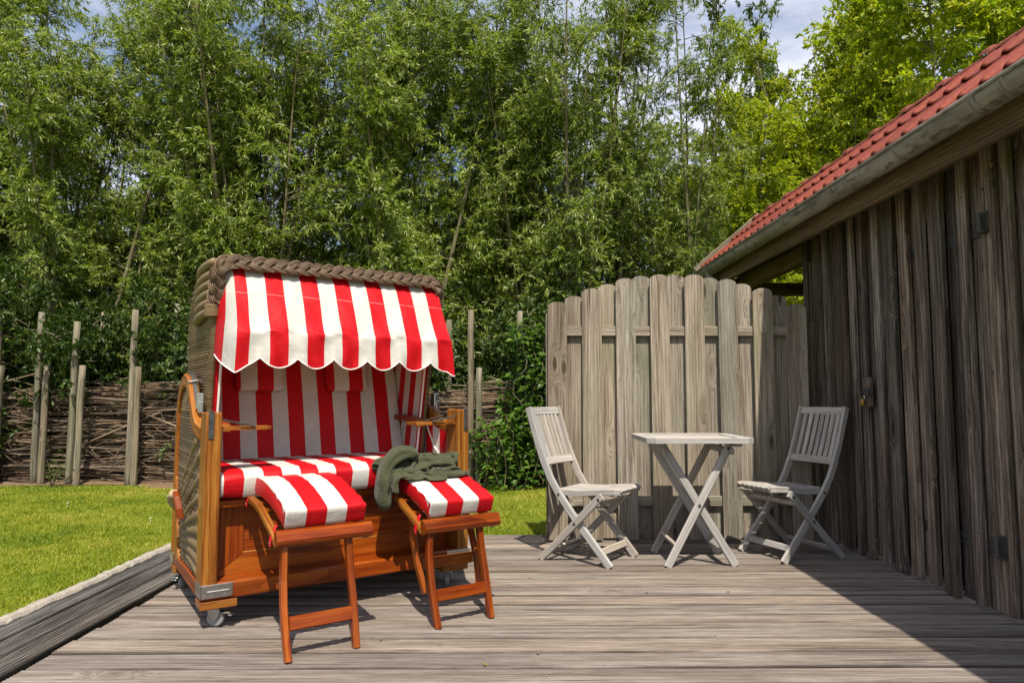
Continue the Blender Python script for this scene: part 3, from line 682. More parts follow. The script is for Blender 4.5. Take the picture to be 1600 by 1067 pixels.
# ------------------------------------------------------------------ folding garden chair
def make_chair():
    root = empty('folding_chair')
    post = [(0, 0), (-.075, .085), (-.16, .18), (-.25, .285), (-.335, .39), (-.395, .48), (-.445, .585), (-.485, .69), (-.52, .80), (-.556, .912)]
    leg = [(-.452, 0), (-.35, .095), (-.20, .245), (-.06, .385), (-.035, .405)]
    for s in (-1, 1):
        MB().sweep([(x, s*.178, z+.004) for x, z in post], (0, 1, 0), [.046]*3+[.044]*4+[.040]*3, .022, .004).build('back_post', M['teak'], root)
        MB().sweep([(x, s*.203, z+.004) for x, z in leg], (0, 1, 0), [.042]*5, .022, .004).build('leg', M['teak'], root)
        MB().sweep([(-.365, s*.150, .402), (-.20, s*.150, .408), (-.05, s*.150, .425), (.02, s*.150, .430), (.05, s*.135, .428)], (0, 1, 0), .036, .020, .004).build('seat_rail', M['teak'], root)
        for bx, by, bz in ((-.335, .187, .395), (-.055, .212, .388), (-.215, .212, .235)):
            b = MB(); b.tube([(bx, s*by, bz), (bx, s*(by+.0045), bz)], .0085, 10); b.build('bolt', M['darksteel'], root)
    # back: top rail, lower rail, seven slats
    def bp(z): return interp(z, [p[1] for p in post], [p[0] for p in post])
    def rail(z0, z1, nm):
        zc = (z0+z1)/2; a = Vector((bp(z0), 0, z0)); c = Vector((bp(z1), 0, z1)); d = (c-a).normalized(); m = (a+c)/2
        b = MB(); n = 8
        pa = [Vector((m.x-.012*math.cos(math.pi*(k/n-.5))+.0, -.167+.334*k/n, m.z+.004)) for k in range(n+1)]
        b.sweep(pa, d, .016, (z1-z0), .003); b.build(nm, M['teak'], root)
    rail(.862, .912, 'top_rail'); rail(.555, .602, 'lower_rail')
    for k in range(7):
        yv = -.132+.044*k; bow = -.012*math.cos(math.pi*(yv/.334))
        b = MB(); b.sweep([(bp(z)+bow, yv, z+.004) for z in (.60, .68, .76, .865)], (0, 1, 0), .012, .030, .002); b.build('back_slat', M['teak'], root)
    for k in range(7):
        yv = -.120+.040*k
        b = MB(); b.sweep([(-.36, yv, .418), (-.24, yv, .413), (-.12, yv, .420), (-.03, yv, .438), (.035, yv, .442), (.06, yv, .432)], (0, 1, 0), .014, .033, .003); b.build('seat_slat', M['teak'], root)
    beam('seat_crossbar', (-.35, -.14, .395), (-.35, .14, .395), .03, .02, M['teak'], root)
    beam('seat_crossbar', (-.01, -.14, .412), (-.01, .14, .412), .03, .02, M['teak'], root)
    beam('stretcher', (-.062, -.167, .08), (-.062, .167, .08), .018, .04, M['teak'], root, up=(-.3, 0, 1))
    beam('stretcher', (-.10, -.192, .345), (-.10, .192, .345), .024, .024, M['teak'], root, up=(-.7, 0, 1))
    beam('stretcher', (-.40, -.192, .055), (-.40, .192, .055), .018, .038, M['teak'], root, up=(.6, 0, 1))
    return root
chair = make_chair()
chair.location = (.7025, 4.151, 0); chair.rotation_euler = (0, 0, math.radians(-34.5))
tag(chair, 'grey wooden folding chair left of the little table, fully in sun', 'chair', 'grey folding garden chairs')
chair2 = copy_tree(chair)
chair2.location = (1.574, 4.273, 0); chair2.rotation_euler = (0, 0, math.radians(-157.3))
tag(chair2, 'grey wooden folding chair right of the little table, its backrest shaded by the shed', 'chair')

# ------------------------------------------------------------------ folding table
tb = empty('folding_table', (1.135, 4.21, 0)); tag(tb, 'small square grey wooden folding table with crossed legs between two chairs', 'table')
def TL(x, y, z): return Vector((x-1.135, y-4.21, z))
HT = .742
for yv in (4.035, 4.41): MB().sweep([TL(.940, yv, .002), TL(1.315, yv, .70)], (0, 1, 0), .046, .022, .006).build('leg', M['teak'], tb)
for yv in (4.062, 4.383): MB().sweep([TL(1.342, yv, .002), TL(.925, yv, .70)], (0, 1, 0), .046, .022, .006).build('leg', M['teak'], tb)
for bx, bz in ((1.129, .352), (1.305, .683)):
    b = MB(); b.tube([TL(bx, 4.020, bz), TL(bx, 4.0245, bz)], .009, 10); b.build('bolt', M['darksteel'], tb)
beam('stretcher', TL(1.0, 4.046, .115), TL(1.0, 4.40, .115), .02, .05, M['teak'], tb, up=(-.9, 0, 1))
beam('stretcher', TL(1.283, 4.072, .10), TL(1.283, 4.372, .10), .02, .05, M['teak'], tb, up=(.9, 0, 1))
beam('crossbar', TL(1.32, 4.0, .665), TL(1.32, 4.45, .665), .026, .036, M['teak'], tb)
beam('crossbar', TL(.93, 4.03, .672), TL(.93, 4.41, .672), .026, .036, M['teak'], tb)
for xv in (.90, 1.35): beam('top_batten', TL(xv, 3.97, .706), TL(xv, 4.46, .706), .04, .022, M['teak'], tb)
TX0, TX1, TY0, TY1 = .815, 1.437, 3.925, 4.495
def tpoly(x0, x1, y0, y1, cutl, cutr, z=.731, t=.026):
    poly = [(x0+cutl[0], y0), (x1-cutr[0], y0), (x1, y0+cutr[0]), (x1, y1-cutr[1]), (x1-cutr[1], y1), (x0+cutl[1], y1), (x0, y1-cutl[1]), (x0, y0+cutl[0])]
    b = MB(); b.prism(poly, lambda a, c, d: TL(a, c, d), z-t/2, z+t/2, lambda a, c, d: (a, c, d)); return b
for i, (ya, yb) in enumerate([(TY0, TY0+.075), (TY1-.075, TY1)]):
    cl = (.045, .001) if i == 0 else (.001, .045)
    o = tpoly(TX0, TX1, ya, yb, cl, cl, t=.03).build('top_frame', M['teak'], tb); bv = o.modifiers.new('bevel', 'BEVEL'); bv.width = .006; bv.segments = 2
for xa, xb in ((TX0, TX0+.07), (TX1-.07, TX1)):
    o = tpoly(xa, xb, TY0+.0775, TY1-.0775, (.001, .001), (.001, .001), t=.028).build('top_frame', M['teak'], tb)
    bv = o.modifiers.new('bevel', 'BEVEL'); bv.width = .004; bv.segments = 2
ns = 7; a0, a1 = TY0+.080, TY1-.080; pw = (a1-a0)/ns
for k in range(ns):
    MB().cbox((0, 0, 0), (TX1-TX0-.146, pw-.006, .018), .003).build('top_slat', M['teak'], tb, M4=Matrix.Translation(TL((TX0+TX1)/2, a0+pw*(k+.5), .731)))

# ------------------------------------------------------------------ roofed wicker beach chair
BC_LOC, BC_ROT = (-1.28183, 2.95456, 0), math.radians(33.265)
bc = empty('roofed_beach_chair', BC_LOC, BC_ROT)
tag(bc, 'roofed wicker beach chair with red and white striped awning and two pulled-out footrests', 'beach chair')
SW = .083
st_seat = stripes('seat_stripes', 0, SW, 0.0, False)
st_foot = stripes('footrest_stripes', 0, SW*.995, 0.0, False)
st_awn = stripes('awning_stripes', 0, .0862, .104, True, .15, white=(.615, .60, .555), red=(.56, .006, .012))
st_flap = stripes('flap_stripes', 0, .075, .0, True, .15, white=(.615, .60, .555), red=(.56, .006, .012))
st_side = stripes('side_lining_stripes', 0, .073, .03, True)
st_back = stripes('back_stripes', 0, .0845, .016, True)
st_panel = stripes('side_panel_stripes', 0, .083, .0, True)
REDM = plain('red_vinyl', RED, .45, .4, 0, 12, .06, .15)

def cushion(path, N, w, th, n=28, ex=5.0, endr=.03, gfn=None, puff=0.0, rnd=0):
    """soft slab: superellipse section swept along path (in a plane normal to N) with rounded ends"""
    path = [Vector(p) for p in path]; N = Vector(N).normalized(); m = len(path)
    cum = [0]
    for i in range(1, m): cum.append(cum[-1]+(path[i]-path[i-1]).length)
    L = cum[-1]; ss = [0, .06*endr/L*L, .25*endr, .6*endr, endr]; K = 16
    st = [x for x in (0, .08*endr, .3*endr, .65*endr, endr)]+[endr+(L-2*endr)*k/K for k in range(1, K)]+[L-x for x in (endr, .65*endr, .3*endr, .08*endr, 0)]
    b = MB(); vs = []; gs = []; r = random.Random(rnd)
    def at(s):
        i = max(0, min(m-2, next((j for j in range(m-1) if cum[j+1] >= s), m-2))); f = (s-cum[i])/max(1e-6, cum[i+1]-cum[i])
        P = path[i].lerp(path[i+1], f)
        T1 = (path[min(i+1, m-1)]-path[max(i-1, 0)]).normalized(); T2 = (path[min(i+2, m-1)]-path[i]).normalized()
        return P, T1.lerp(T2, f).normalized()
    for s in st:
        P, T = at(s); S = N.cross(T).normalized()
        e = min(s, L-s); q = 1-max(0, 1-e/endr)**2; q = math.sqrt(max(0, q)) if e < endr else 1
        kk = lerp(.55, 1, q)
        sh = lerp(1-endr*.8/(th/2), 1, q)
        for k in range(n):
            a = 2*math.pi*(k+.5)/n; c, d = math.cos(a), math.sin(a)
            x = math.copysign(abs(c)**(2/ex), c); y_ = math.copysign(abs(d)**(2/ex), d)
            pf = 1+puff*math.cos(y_*math.pi/2)*math.sin(math.pi*min(1, max(0, s/L)))
            wk = .0022*math.sin(y_*th*58+s*31)*math.cos(s*47+y_*9)+.0016*math.sin(s*118+y_*4)*abs(y_)**6+.0016*math.sin(y_*th*140)*max(0, 1-e/.06)
            p = P+S*(x*(w/2*kk*pf+wk))+N*(y_*(th/2*sh+wk))
            vs.append(p); gs.append(gfn(p) if gfn else p)
    M_ = len(st)
    fs = [(i*n+k, i*n+(k+1) % n, (i+1)*n+(k+1) % n, (i+1)*n+k) for i in range(M_-1) for k in range(n)]
    fs += [tuple(range(n))[::-1], tuple((M_-1)*n+k for k in range(n))]
    return b.add(vs, fs, gs)

def weave(fn, rows, stakes, amp=.003, bulge=.0025, seg=2):
    """woven strands: fn(a,b) -> (point, normal); rows of ribbons passing over and under stakes"""
    b = MB(); vs = []; gs = []; fs = []; na = stakes*seg
    for j in range(rows):
        base = len(vs)
        for i in range(na+1):
            a = i/na; w_ = amp*math.sin(math.pi*a*stakes+math.pi*j+.5*math.pi)
            p0, nn = fn(a, (j+.04)/rows); p2, _ = fn(a, (j+.96)/rows); p1 = (p0+p2)/2
            vs += [p0+nn*(w_-bulge), p1+nn*(w_+bulge), p2+nn*(w_-bulge)]; gs += [p0, p1, p2]
        for i in range(na):
            q = base+i*3
            fs += [(q, q+3, q+4, q+1), (q+1, q+4, q+5, q+2)]
    return b.add(vs, fs, gs)

# ---- base
X1 = 1.30
def cb(name, c, d, mat, ch=.004, axis=0, parent=None): return MB().cbox(c, d, ch, axis).build(name, mat, parent or bc)
cb('base_rail', (X1/2, .062, .158), (X1-.004, .118, .074), M['mahog'], .008)
cb('base_rail', (X1/2, .83, .155), (X1-.004, .08, .07), M['honey'], .006)
cb('base_rail', (.035, .445, .150), (.062, .69, .064), M['mahog'], .005, 1)
cb('base_rail', (X1-.035, .445, .150), (.062, .69, .064), M['honey'], .005, 1)
for sx in (.075, X1-.075):
    for ty in (.058, .80): cb('foot_block', (sx, ty, .1035), (.15, .112, .034), M['honey'], .003)
# front panel with mitred frame
PT = .112
def prism_front(name, poly, t0, t1, mat, vertical=False, parent=None):
    b = MB(); b.prism(poly, lambda a, h, d: (a, d, h), t0, t1, (lambda a, h, d: (h, a, d)) if vertical else None); return b.build(name, mat, parent or bc)
fp = prism_front('front_panel', [(.19, .285), (X1-.19, .285), (X1-.19, .535), (.19, .535)], PT+.012, PT+.03, M['mahog'])
prism_front('panel_stile', [(.067, .196), (.19, .285), (.19, .535), (.067, .535)], PT, PT+.03, M['mahog'], True, fp)
prism_front('panel_stile', [(X1-.067, .196), (X1-.067, .535), (X1-.19, .535), (X1-.19, .285)], PT, PT+.03, M['mahog'], True, fp)
prism_front('panel_rail', [(.069, .1955), (X1-.069, .1955), (X1-.192, .2835), (.192, .2835)], PT+.0015, PT+.03, M['mahog'], False, fp)
cb('bead', (X1/2, PT+.008, .2865), (X1-.384, .010, .006), M['honey'], .002, 0, fp)
cb('seat_rail', (X1/2, .085, .515), (X1-.135, .05, .036), M['mahog'], .005)
cb('seat_board', (X1/2, .42, .525), (X1-.10, .60, .016), M['mahog'], .003)
cb('floor_board', (X1/2, .46, .165), (X1-.13, .66, .02), M['mahog'], .003)
cb('rear_panel', (X1/2, .845, .50), (X1-.10, .02, .66), M['mahog'], .003)
# ---- side panels
def arch_path(sx):
    pt = [(.852, .185), (.852, .60), (.850, .80), (.838, .905), (.800, .985), (.735, 1.045), (.655, 1.071), (.575, 1.058), (.505, 1.010), (.440, .940), (.375, .880), (.29, .838), (.16, .820)]
    return [(sx, t, h) for t, h in pt]
def side_weave(sx, sgn):
    def tf(h): return interp(h, [.18, .80, .88, .95, 1.03], [.13, .13, .36, .45, .58])
    def tbk(h): return interp(h, [.18, .80, .90, .97, 1.03], [.825, .825, .81, .78, .70])
    def fn(a, b_):
        h = .185+(1.035-.185)*b_; return Vector((sx, lerp(tf(h), tbk(h), a), h)), Vector((sgn, 0, 0))
    return weave(fn, 62, 24, .0045, .004)
for sx, sgn, nm in ((0.0225, -1, 'left'), (X1-.0225, 1, 'right')):
    MB().cbox((sx+(-sgn)*.010, .066, .545), (.064, .130, .745), .005, 2).build('front_post', M['honey'], bc)
    MB().sweep(arch_path(sx), (1, 0, 0), .062, .046, .006).build('arch_frame', M['honey'], bc, False)
    o = side_weave(sx+sgn*.006, sgn).build('wicker_weave', M['wicker'], bc, True); tag(o, kind='stuff')
    # lining fabric on the inner face
    poly = [(.12, .55), (.84, .55), (.84, .88), (.79, .98), (.70, 1.035), (.60, 1.03), (.53, .99), (.44, .89), (.36, .84), (.12, .81)]
    b = MB(); b.prism(poly, lambda a, h, d: (d, a, h), sx-sgn*.012, sx-sgn*.022, lambda a, h, d: (a, h, d)); b.build('side_lining', st_panel, bc)
    b = MB(); b.prism([(.12, .20), (.84, .20), (.84, .545), (.12, .545)], lambda a, h, d: (d, a, h), sx-sgn*.010, sx-sgn*.020); b.build('side_board', M['redwood'], bc)
    b = MB(); b.tube([(sx-sgn*.026, t, h) for t, h in ((.135, .60), (.30, .70), (.40, .82), (.47, .905), (.55, .98))], .005, 6); b.build('piping', M['pipe'], bc, True)
    # steel top plate, edge band on the arch, latch
    b = MB(); xo = sx+(-sgn)*.010
    b.cbox((xo+sgn*.012, -.0015, .86), (.022, .005, .11), .001); b.cbox((xo+sgn*.012, .03, .9195), (.022, .07, .005), .001)
    for zz in (.82, .85, .88): b.tube([(xo+sgn*.012, -.004, zz), (xo+sgn*.012, -.006, zz)], .004, 8)
    b.build('post_plate', M['darksteel'], bc)
    b = MB(); ap = arch_path(sx); b.sweep([(sx-sgn*.006, t+(.0 if 0 else 0), h) for (_, t, h) in [(0, .838+.030, .925), (0, .822, 1.012), (0, .748, 1.078), (0, .655, 1.105), (0, .562, 1.09), (0, .482, 1.034), (0, .415, .962)]], (1, 0, 0), .004, .022, .001); b.build('arch_band', M['darksteel'], bc)
    b = MB(); b.cbox((sx-sgn*.004, .345, .965), (.030, .05, .075), .004); b.cbox((sx-sgn*.004, .315, .935), (.022, .02, .05), .003); b.build('latch', M['steel'], bc); b = MB()
    b.tube([(sx+sgn*.02, .55, .96), (sx+sgn*.02, .505, 1.06), (sx-sgn*.02, .505, 1.065), (sx-sgn*.085, .505, 1.065)], .006, 8)
    b.build('latch_bar', M['steel'], bc)
# corner bracket, rear corner wedge
b = MB(); b.cbox((.062, .0005, .163), (.132, .006, .056), .001); b.cbox((.0005, .055, .163), (.006, .115, .056), .001); b.cbox((.07, -.005, .163), (.09, .006, .006), .002)
for xx in (.02, .10):
    for zz in (.145, .181): b.tube([(xx, -.003, zz), (xx, -.006, zz)], .0045, 8)
b.build('corner_bracket', M['steel'], bc)
b = MB(); b.cbox((X1-.062, .0005, .163), (.132, .006, .056), .001); b.build('corner_bracket', M['steel'], bc)
b = MB(); b.cbox((.0015, .84, .155), (.006, .10, .05), .001); b.build('corner_bracket', M['steel'], bc)
b = MB(); b.prism([(.825, .18), (.825, .58), (.80, .52), (.755, .36), (.70, .25), (.66, .18)], lambda a, h, d: (d, a, h), .003, .02, lambda a, h, d: (h, a, d)); b.build('corner_wedge', M['honey'], bc)
# fan of thick wrapped rolls on the left side
for k, (tip, pv) in enumerate([((.137, .205), (.62, .215)), ((.137, .262), (.72, .235)), ((.137, .325), (.745, .25)), ((.137, .395), (.755, .27)), ((.137, .47), (.765, .295)), ((.137, .55), (.77, .33)), ((.137, .64), (.775, .37)), ((.16, .745), (.785, .42)), ((.27, .80), (.79, .47))]):
    b = MB(); pa = []; rd = []
    for i in range(13):
        f = i/12; r_ = lerp(.007, .040-.0005*k, f)*(1 if k else .8); pa.append((.0165+r_-.004-.010*f, lerp(pv[0], tip[0], f), lerp(pv[1], tip[1], f)+.014*math.sin(math.pi*f))); rd.append(r_)
    b.tube(pa, rd, 14); b.build('fan_roll', M['wicker_roll'], bc, True)
# handle with rope
b = MB(); b.sweep([(-.032, .50, .500), (-.045, .455, .520), (-.047, .41, .505), (-.04, .38, .46), (-.034, .372, .42)], (1, 0, 0), .036, .030, .005); hd = b.build('carry_handle', M['mahog'], bc)
b = MB(); b.tube([(-.03, .50, .50), (-.045, .53, .515), (-.05, .565, .50), (-.04, .585, .47), (-.02, .58, .44)], [.018, .022, .020, .022, .016], 9); b.tube([(-.03, .52, .53), (-.06, .54, .505), (-.035, .555, .475)], [.010, .012, .010], 8); b.build('rope', M['rope'], hd, True)
# casters
cproto = empty('caster', (0, 0, 0), parent=bc)
b = MB(); b.tube([(-.011, 0, .036), (-.008, 0, .036), (.008, 0, .036), (.011, 0, .036)], [.030, .036, .036, .030], 20); b.build('wheel', M['rubber'], cproto, True)
b = MB()
for s in (-1, 1): b.prism([(-.010, .030), (.010, .030), (.028, .066), (.028, .078), (-.026, .078), (-.026, .066)], lambda a, h, d: (d, a, h), s*.016, s*.021)
b.cbox((0, .008, .079), (.05, .06, .006), .001); b.tube([(-.025, 0, .034), (.025, 0, .034)], .007, 8); b.cbox((0, -.045, .062), (.034, .05, .008), .003); b.cbox((0, -.068, .052), (.03, .018, .006), .002)
b.build('fork', M['steel'], cproto)
for i, (x, t, rz) in enumerate(((.075, .055, .9), (X1-.09, .06, 2.6), (.06, .80, -.9), (X1-.06, .80, .3))):
    o = cproto if i == 0 else copy_tree(cproto, bc)
    o.location = (x, t, 0); o.rotation_euler = (0, 0, rz)
# ---- hood
HX0, HX1 = .070, 1.230
def hf(h): return interp(h, [.50, .70, 1.62], [.42, .40, .225])
def hb(h): return interp(h, [.5, .9, 1.30, 1.42, 1.52, 1.59, 1.63], [.90, .95, 1.0, .985, .93, .83, .62])
for sx, sgn in ((HX0, -1), (HX1, 1)):
    def fn(a, b_):
        h = .88+(1.625-.88)*b_; return Vector((sx+sgn*.004, lerp(hf(h)+.05, hb(h), a), h)), Vector((sgn, 0, 0))
    tag(weave(fn, 54, 20, .0055, .0045).build('hood_weave', M['wicker'], bc, True), kind='stuff')
    b = MB(); hs = [.5+1.12*k/14 for k in range(15)]
    poly = [(hf(h)+.012, h) for h in hs]+[(hb(h)-.012, h-.012) for h in hs[::-1]]
    b.prism(poly, lambda a, h, d: (d, a, h), sx-sgn*.004, sx-sgn*.040, lambda a, h, d: (a+.19*(h-.6)-.34, h, d)); b.build('hood_lining', st_side, bc)
    # wrapped front edge strip
    def fe(a, b_):
        h = .56+(1.40-.56)*b_; an = math.pi*(a-.15)*1.15
        return Vector((sx+sgn*(.006+.020*math.sin(an))-sgn*.012, hf(h)+.030-.030*math.cos(an), h)), Vector((sgn*math.sin(an), -math.cos(an), 0))
    b = weave(fe, 84, 6, 0.0, .0026, 2); b.build('wrapped_edge', M['wicker_roll'], bc, True)
    b = MB(); b.tube([(sx+sgn*.008, hf(1.37)+.022, 1.36), (sx+sgn*.008, hf(1.37)+.022, 1.42)], .036, 14)
    for q in range(5): b.tube([(sx+sgn*.008, hf(1.37)+.022, 1.366+.011*q), (sx+sgn*.008, hf(1.37)+.022, 1.374+.011*q)], [.038, .038], 14, False)
    b.build('edge_wrap', M['wicker_roll'], bc, True)
    b = MB(); b.tube([(sx-sgn*.040, hf(h)-.004, h) for h in (.56, .7, .9, 1.1, 1.3, 1.5)], .006, 7); b.build('piping', M['pipe'], bc, True)
    for k in range(6):
        h = 1.395+.044*k; t0, t1 = hf(h)+.065, min(hb(h)-.05, hf(h)+.42)
        b = MB(); pa = [(sx+sgn*(.010+.014*math.sin(math.pi*f)), lerp(t0, t1, f), h-.03*f+(.012 if k > 4 else 0)) for f in [i/10 for i in range(11)]]
        b.tube(pa, [.020+.006*math.sin(math.pi*i/10) for i in range(11)], 10); b.build('side_roll', M['wicker_roll'], bc, True)
tp = [(.23, 1.622), (.40, 1.645), (.60, 1.650), (.78, 1.628), (.89, 1.57), (.965, 1.47), (1.003, 1.36), (1.003, 1.25), (.965, .95), (.93, .70)]
tc_ = [0]
for i in range(1, len(tp)): tc_.append(tc_[-1]+math.dist(tp[i], tp[i-1]))
def tpath(f):
    s = f*tc_[-1]; return interp(s, tc_, [p[0] for p in tp]), interp(s, tc_, [p[1] for p in tp])
def fn(a, b_):
    t, h = tpath(b_); t2, h2 = tpath(min(1, b_+.01)); t1, h1 = tpath(max(0, b_-.01)); T = Vector((0, t2-t1, h2-h1)).normalized()
    return Vector((lerp(HX0, HX1, a), t, h)), Vector((0, -T.z, T.y))
tag(weave(fn, 92, 36, .0055, .0045).build('hood_weave', M['wicker'], bc, True), kind='stuff')
b = MB(); b.grid(lambda u, v: Vector((lerp(HX0+.01, HX1-.01, u), tpath(v)[0]-(.012 if v > .4 else 0), tpath(v)[1]-.016)), 4, 30); b.build('hood_lining', st_back, bc, True)
# braid along the front edge
def braid(path, nrm_fn, A=.0235, Bd=.0075, P=.17, cords=4, cr=.0046):
    path = [Vector(p) for p in path]; cum = [0]
    for i in range(1, len(path)): cum.append(cum[-1]+(path[i]-path[i-1]).length)
    L = cum[-1]; b = MB()
    def at(s):
        s = max(0, min(L, s)); i = max(0, min(len(path)-2, int(np.searchsorted(cum, s)-1))); f = (s-cum[i])/(cum[i+1]-cum[i])
        return path[i].lerp(path[i+1], f)
    n = int(L/.0085)
    for st in range(3):
        ph = 2*math.pi*st/3
        for c in range(cords):
            off = (c-(cords-1)/2)*cr*2.0; pa = []
            for i in range(n+1):
                s = L*i/n
                P0 = at(s); T = (at(s+.012)-at(s-.012)).normalized(); N = nrm_fn(P0, s/L); N = (N-T*N.dot(T)).normalized(); S = N.cross(T)
                a = 2*math.pi*s/P+ph
                dl = A*2*math.pi/P*math.cos(a); ln = math.hypot(1, dl); pt, pl_ = -dl/ln, 1/ln   # perpendicular to the strand in the surface
                pa.append(P0+S*(A*math.sin(a)+off*pl_)+T*(off*pt)+N*(Bd*math.sin(2*a)+.010+.004*math.cos(a)))
            b.tube(pa, cr, 5)
    return b
def seg_pts(a, c, n): return [Vector(a).lerp(Vector(c), i/n) for i in range(n)]
lf, lt = HX0+.002, 1.622
bp_ = seg_pts((lf, hf(1.42)+.012, 1.42), (lf, hf(1.555)+.005, 1.555), 10)
bp_ += [Vector((lf+.052-.052*math.cos(a), hf(1.6), 1.560+.058*math.sin(a))) for a in [math.pi/2*i/8 for i in range(1, 8)]]
bp_ += seg_pts((lf+.06, hf(1.62), lt-.003), (HX1-.062, hf(1.62), lt-.003), 30)
bp_ += [Vector((HX1-.002-.052+.052*math.sin(a), hf(1.6), 1.560+.058*math.cos(a))) for a in [math.pi/2*i/8 for i in range(1, 8)]]
bp_ += seg_pts((HX1-.002, hf(1.555)+.005, 1.555), (HX1-.002, hf(1.40)+.012, 1.40), 10)+[Vector((HX1-.002, hf(1.40)+.012, 1.40))]
def bnorm(p, f):
    side = 0
    if p.x < HX0+.05: side = -1
    elif p.x > HX1-.05: side = 1
    return Vector((side*.55, -1, .45 if side == 0 else .1)).normalized()
braid(bp_, bnorm).build('braided_edge', M['braid'], bc, True)
b = MB(); b.tube([p+Vector((0, .012, 0)) for p in bp_], .022, 10); b.build('edge_core', M['wicker_roll'], bc, True)
# ---- awning
AX0, AX1 = .135, 1.222
prof = [(.252, 1.592), (.215, 1.555), (.185, 1.50), (.150, 1.43), (.115, 1.355), (.084, 1.296), (.0785, 1.288), (.0765, 1.26), (.075, 1.21), (.074, 1.16), (.073, 1.12)]
NC = 13*10
def awn(u, v):
    x = lerp(AX0, AX1, u); i = v*(len(prof)-1); k = min(int(i), len(prof)-2); f = i-k
    t = lerp(prof[k][0], prof[k+1][0], f); h = lerp(prof[k][1], prof[k+1][1], f)
    if h < 1.27:
        ph = ((x-.104)/.0862-1.5)/2; fr = ph-math.floor(ph); bot = 1.166-.048*math.sin(math.pi*fr)**.8
        if ph < 0: bot = lerp(1.105, 1.166-.048*math.sin(math.pi*fr)**.8, min(1, (x-AX0)/.05))
        h = lerp(1.27, bot, (1.27-h)/(1.27-1.12))
    sag = .010*math.sin(math.pi*v)*math.sin(math.pi*u*6.5)**2
    t += -(.007*math.sin(u*41+v*3)+.004*math.sin(u*97-v*7))*smoothstep(.55, 1, v)+.0035*math.sin(u*23+v*15)*math.sin(math.pi*v)+.002*math.sin(u*61-v*19)*math.sin(math.pi*v)
    e = abs(u-.5)*2
    return Vector((x+(-.012 if u < .5 else .028)*smoothstep(.2, 1, v)*e**6, t+sag*.3, h-sag*.5-(.012 if u < .5 else .034)*smoothstep(.93, 1, e)*smoothstep(.6, 1, v)))
def awng(u, v): return (lerp(AX0, AX1, u), v, 0)
aw = MB(); aw.grid(awn, NC, 20, awng); awo = aw.build('awning', st_awn, bc, True)
b = MB(); b.tube([awn(i/NC, 1) for i in range(NC+1)], .0032, 6); b.build('piping', M['pipe'], awo, True)
b = MB(); b.tube([awn(i/NC, .24)+Vector((0, -.0006, .0004)) for i in range(NC+1)], .0006, 4); b.build('seam', M['pipe'], awo, True)
for u0, sx, back in ((0, HX0+.006, .30), (1, HX1+.02, .22)):
    def flap(u, v):
        p = awn(u0, v); tb_ = max(p.y+.004, lerp(.262, back, v)); h2 = lerp(1.585, 1.185, v)
        q = Vector((sx, tb_, h2)); r = p.lerp(q, u); r.x += (-.012 if u0 == 0 else .008)*math.sin(math.pi*u)*v
        return r
    b = MB(); b.grid(flap, 10, 16, lambda u, v: (.078+u*.145, v, 0)); fo = b.build('awning_flap', st_flap, bc, True)
    b = MB(); b.tube([flap(i/10, 1) for i in range(11)], .0032, 6); b.build('piping', M['pipe'], fo, True)
# ---- cushions
cushion([(X1/2, .615, .600), (X1/2, .40, .600), (X1/2, .20, .600), (X1/2, .055, .598), (X1/2, .022, .590)], (1, 0, 0), .132, 1.206, 30, 7, .055, lambda p: (p.x, p.y, p.z)).build('seat_cushion', st_seat, bc, True)
cushion([(X1/2, .60, .62), (X1/2, .69, .95), (X1/2, .78, 1.25), (X1/2, .865, 1.53)], (1, 0, 0), .085, 1.075, 30, 9, .02, lambda p: (p.x, p.y, p.z), .10).build('back_cushion', st_back, bc, True)
for a, c in ((.245, .50), (.735, .985)):
    b = cushion([((a+c)/2, .635, 1.015), ((a+c)/2, .668, 1.13), ((a+c)/2, .705, 1.27)], (1, 0, 0), .06, c-a, 26, 4, .03, lambda p: (p.x, p.y, p.z), .25)
    b.build('head_pillow', st_back, bc, True)
for sx, sgn in ((.138, 1), (1.162, -1)):
    b = MB(); b.sweep([(sx, .60, .865), (sx, .45, .862), (sx, .34, .85), (sx, .315, .835)], (1, 0, 0), .032, .055, .006); b.build('inner_armrest', M['redwood'], bc)
    cb('armrest_end', (sx, .312, .836), (.050, .010, .036), M['honey'], .003)
# fold-out trays
for x0, x1, rz in ((.058, .285, 0), (X1-.295, X1-.055, 0)):
    b = MB(); xm = (x0+x1)/2; b.prism([(x0, .03), (x1-.02 if x0 < .5 else x1, .03), (x1 if x0 < .5 else x1, .05), (x1, .15), (x0, .15), (x0 if x0 < .5 else x0-.0, .05)], lambda a, t, d: (a, t, d), .838, .852); to = b.build('tray', M['honey'], bc)
    s = 1 if x0 < .5 else -1; xa = x0 if s > 0 else x1
    b = MB(); b.tube([(xa+s*.012, .018, .885), (xa+s*.15, .026, .855)], [.0035, .0035], 6); b.tube([(xa+s*.085, .021, .8695), (xa+s*.15, .026, .855)], .0052, 8); b.tube([(xa+s*.012, .16, .885), (xa+s*.13, .155, .855)], .003, 6); b.build('tray_strut', M['darksteel'], to)
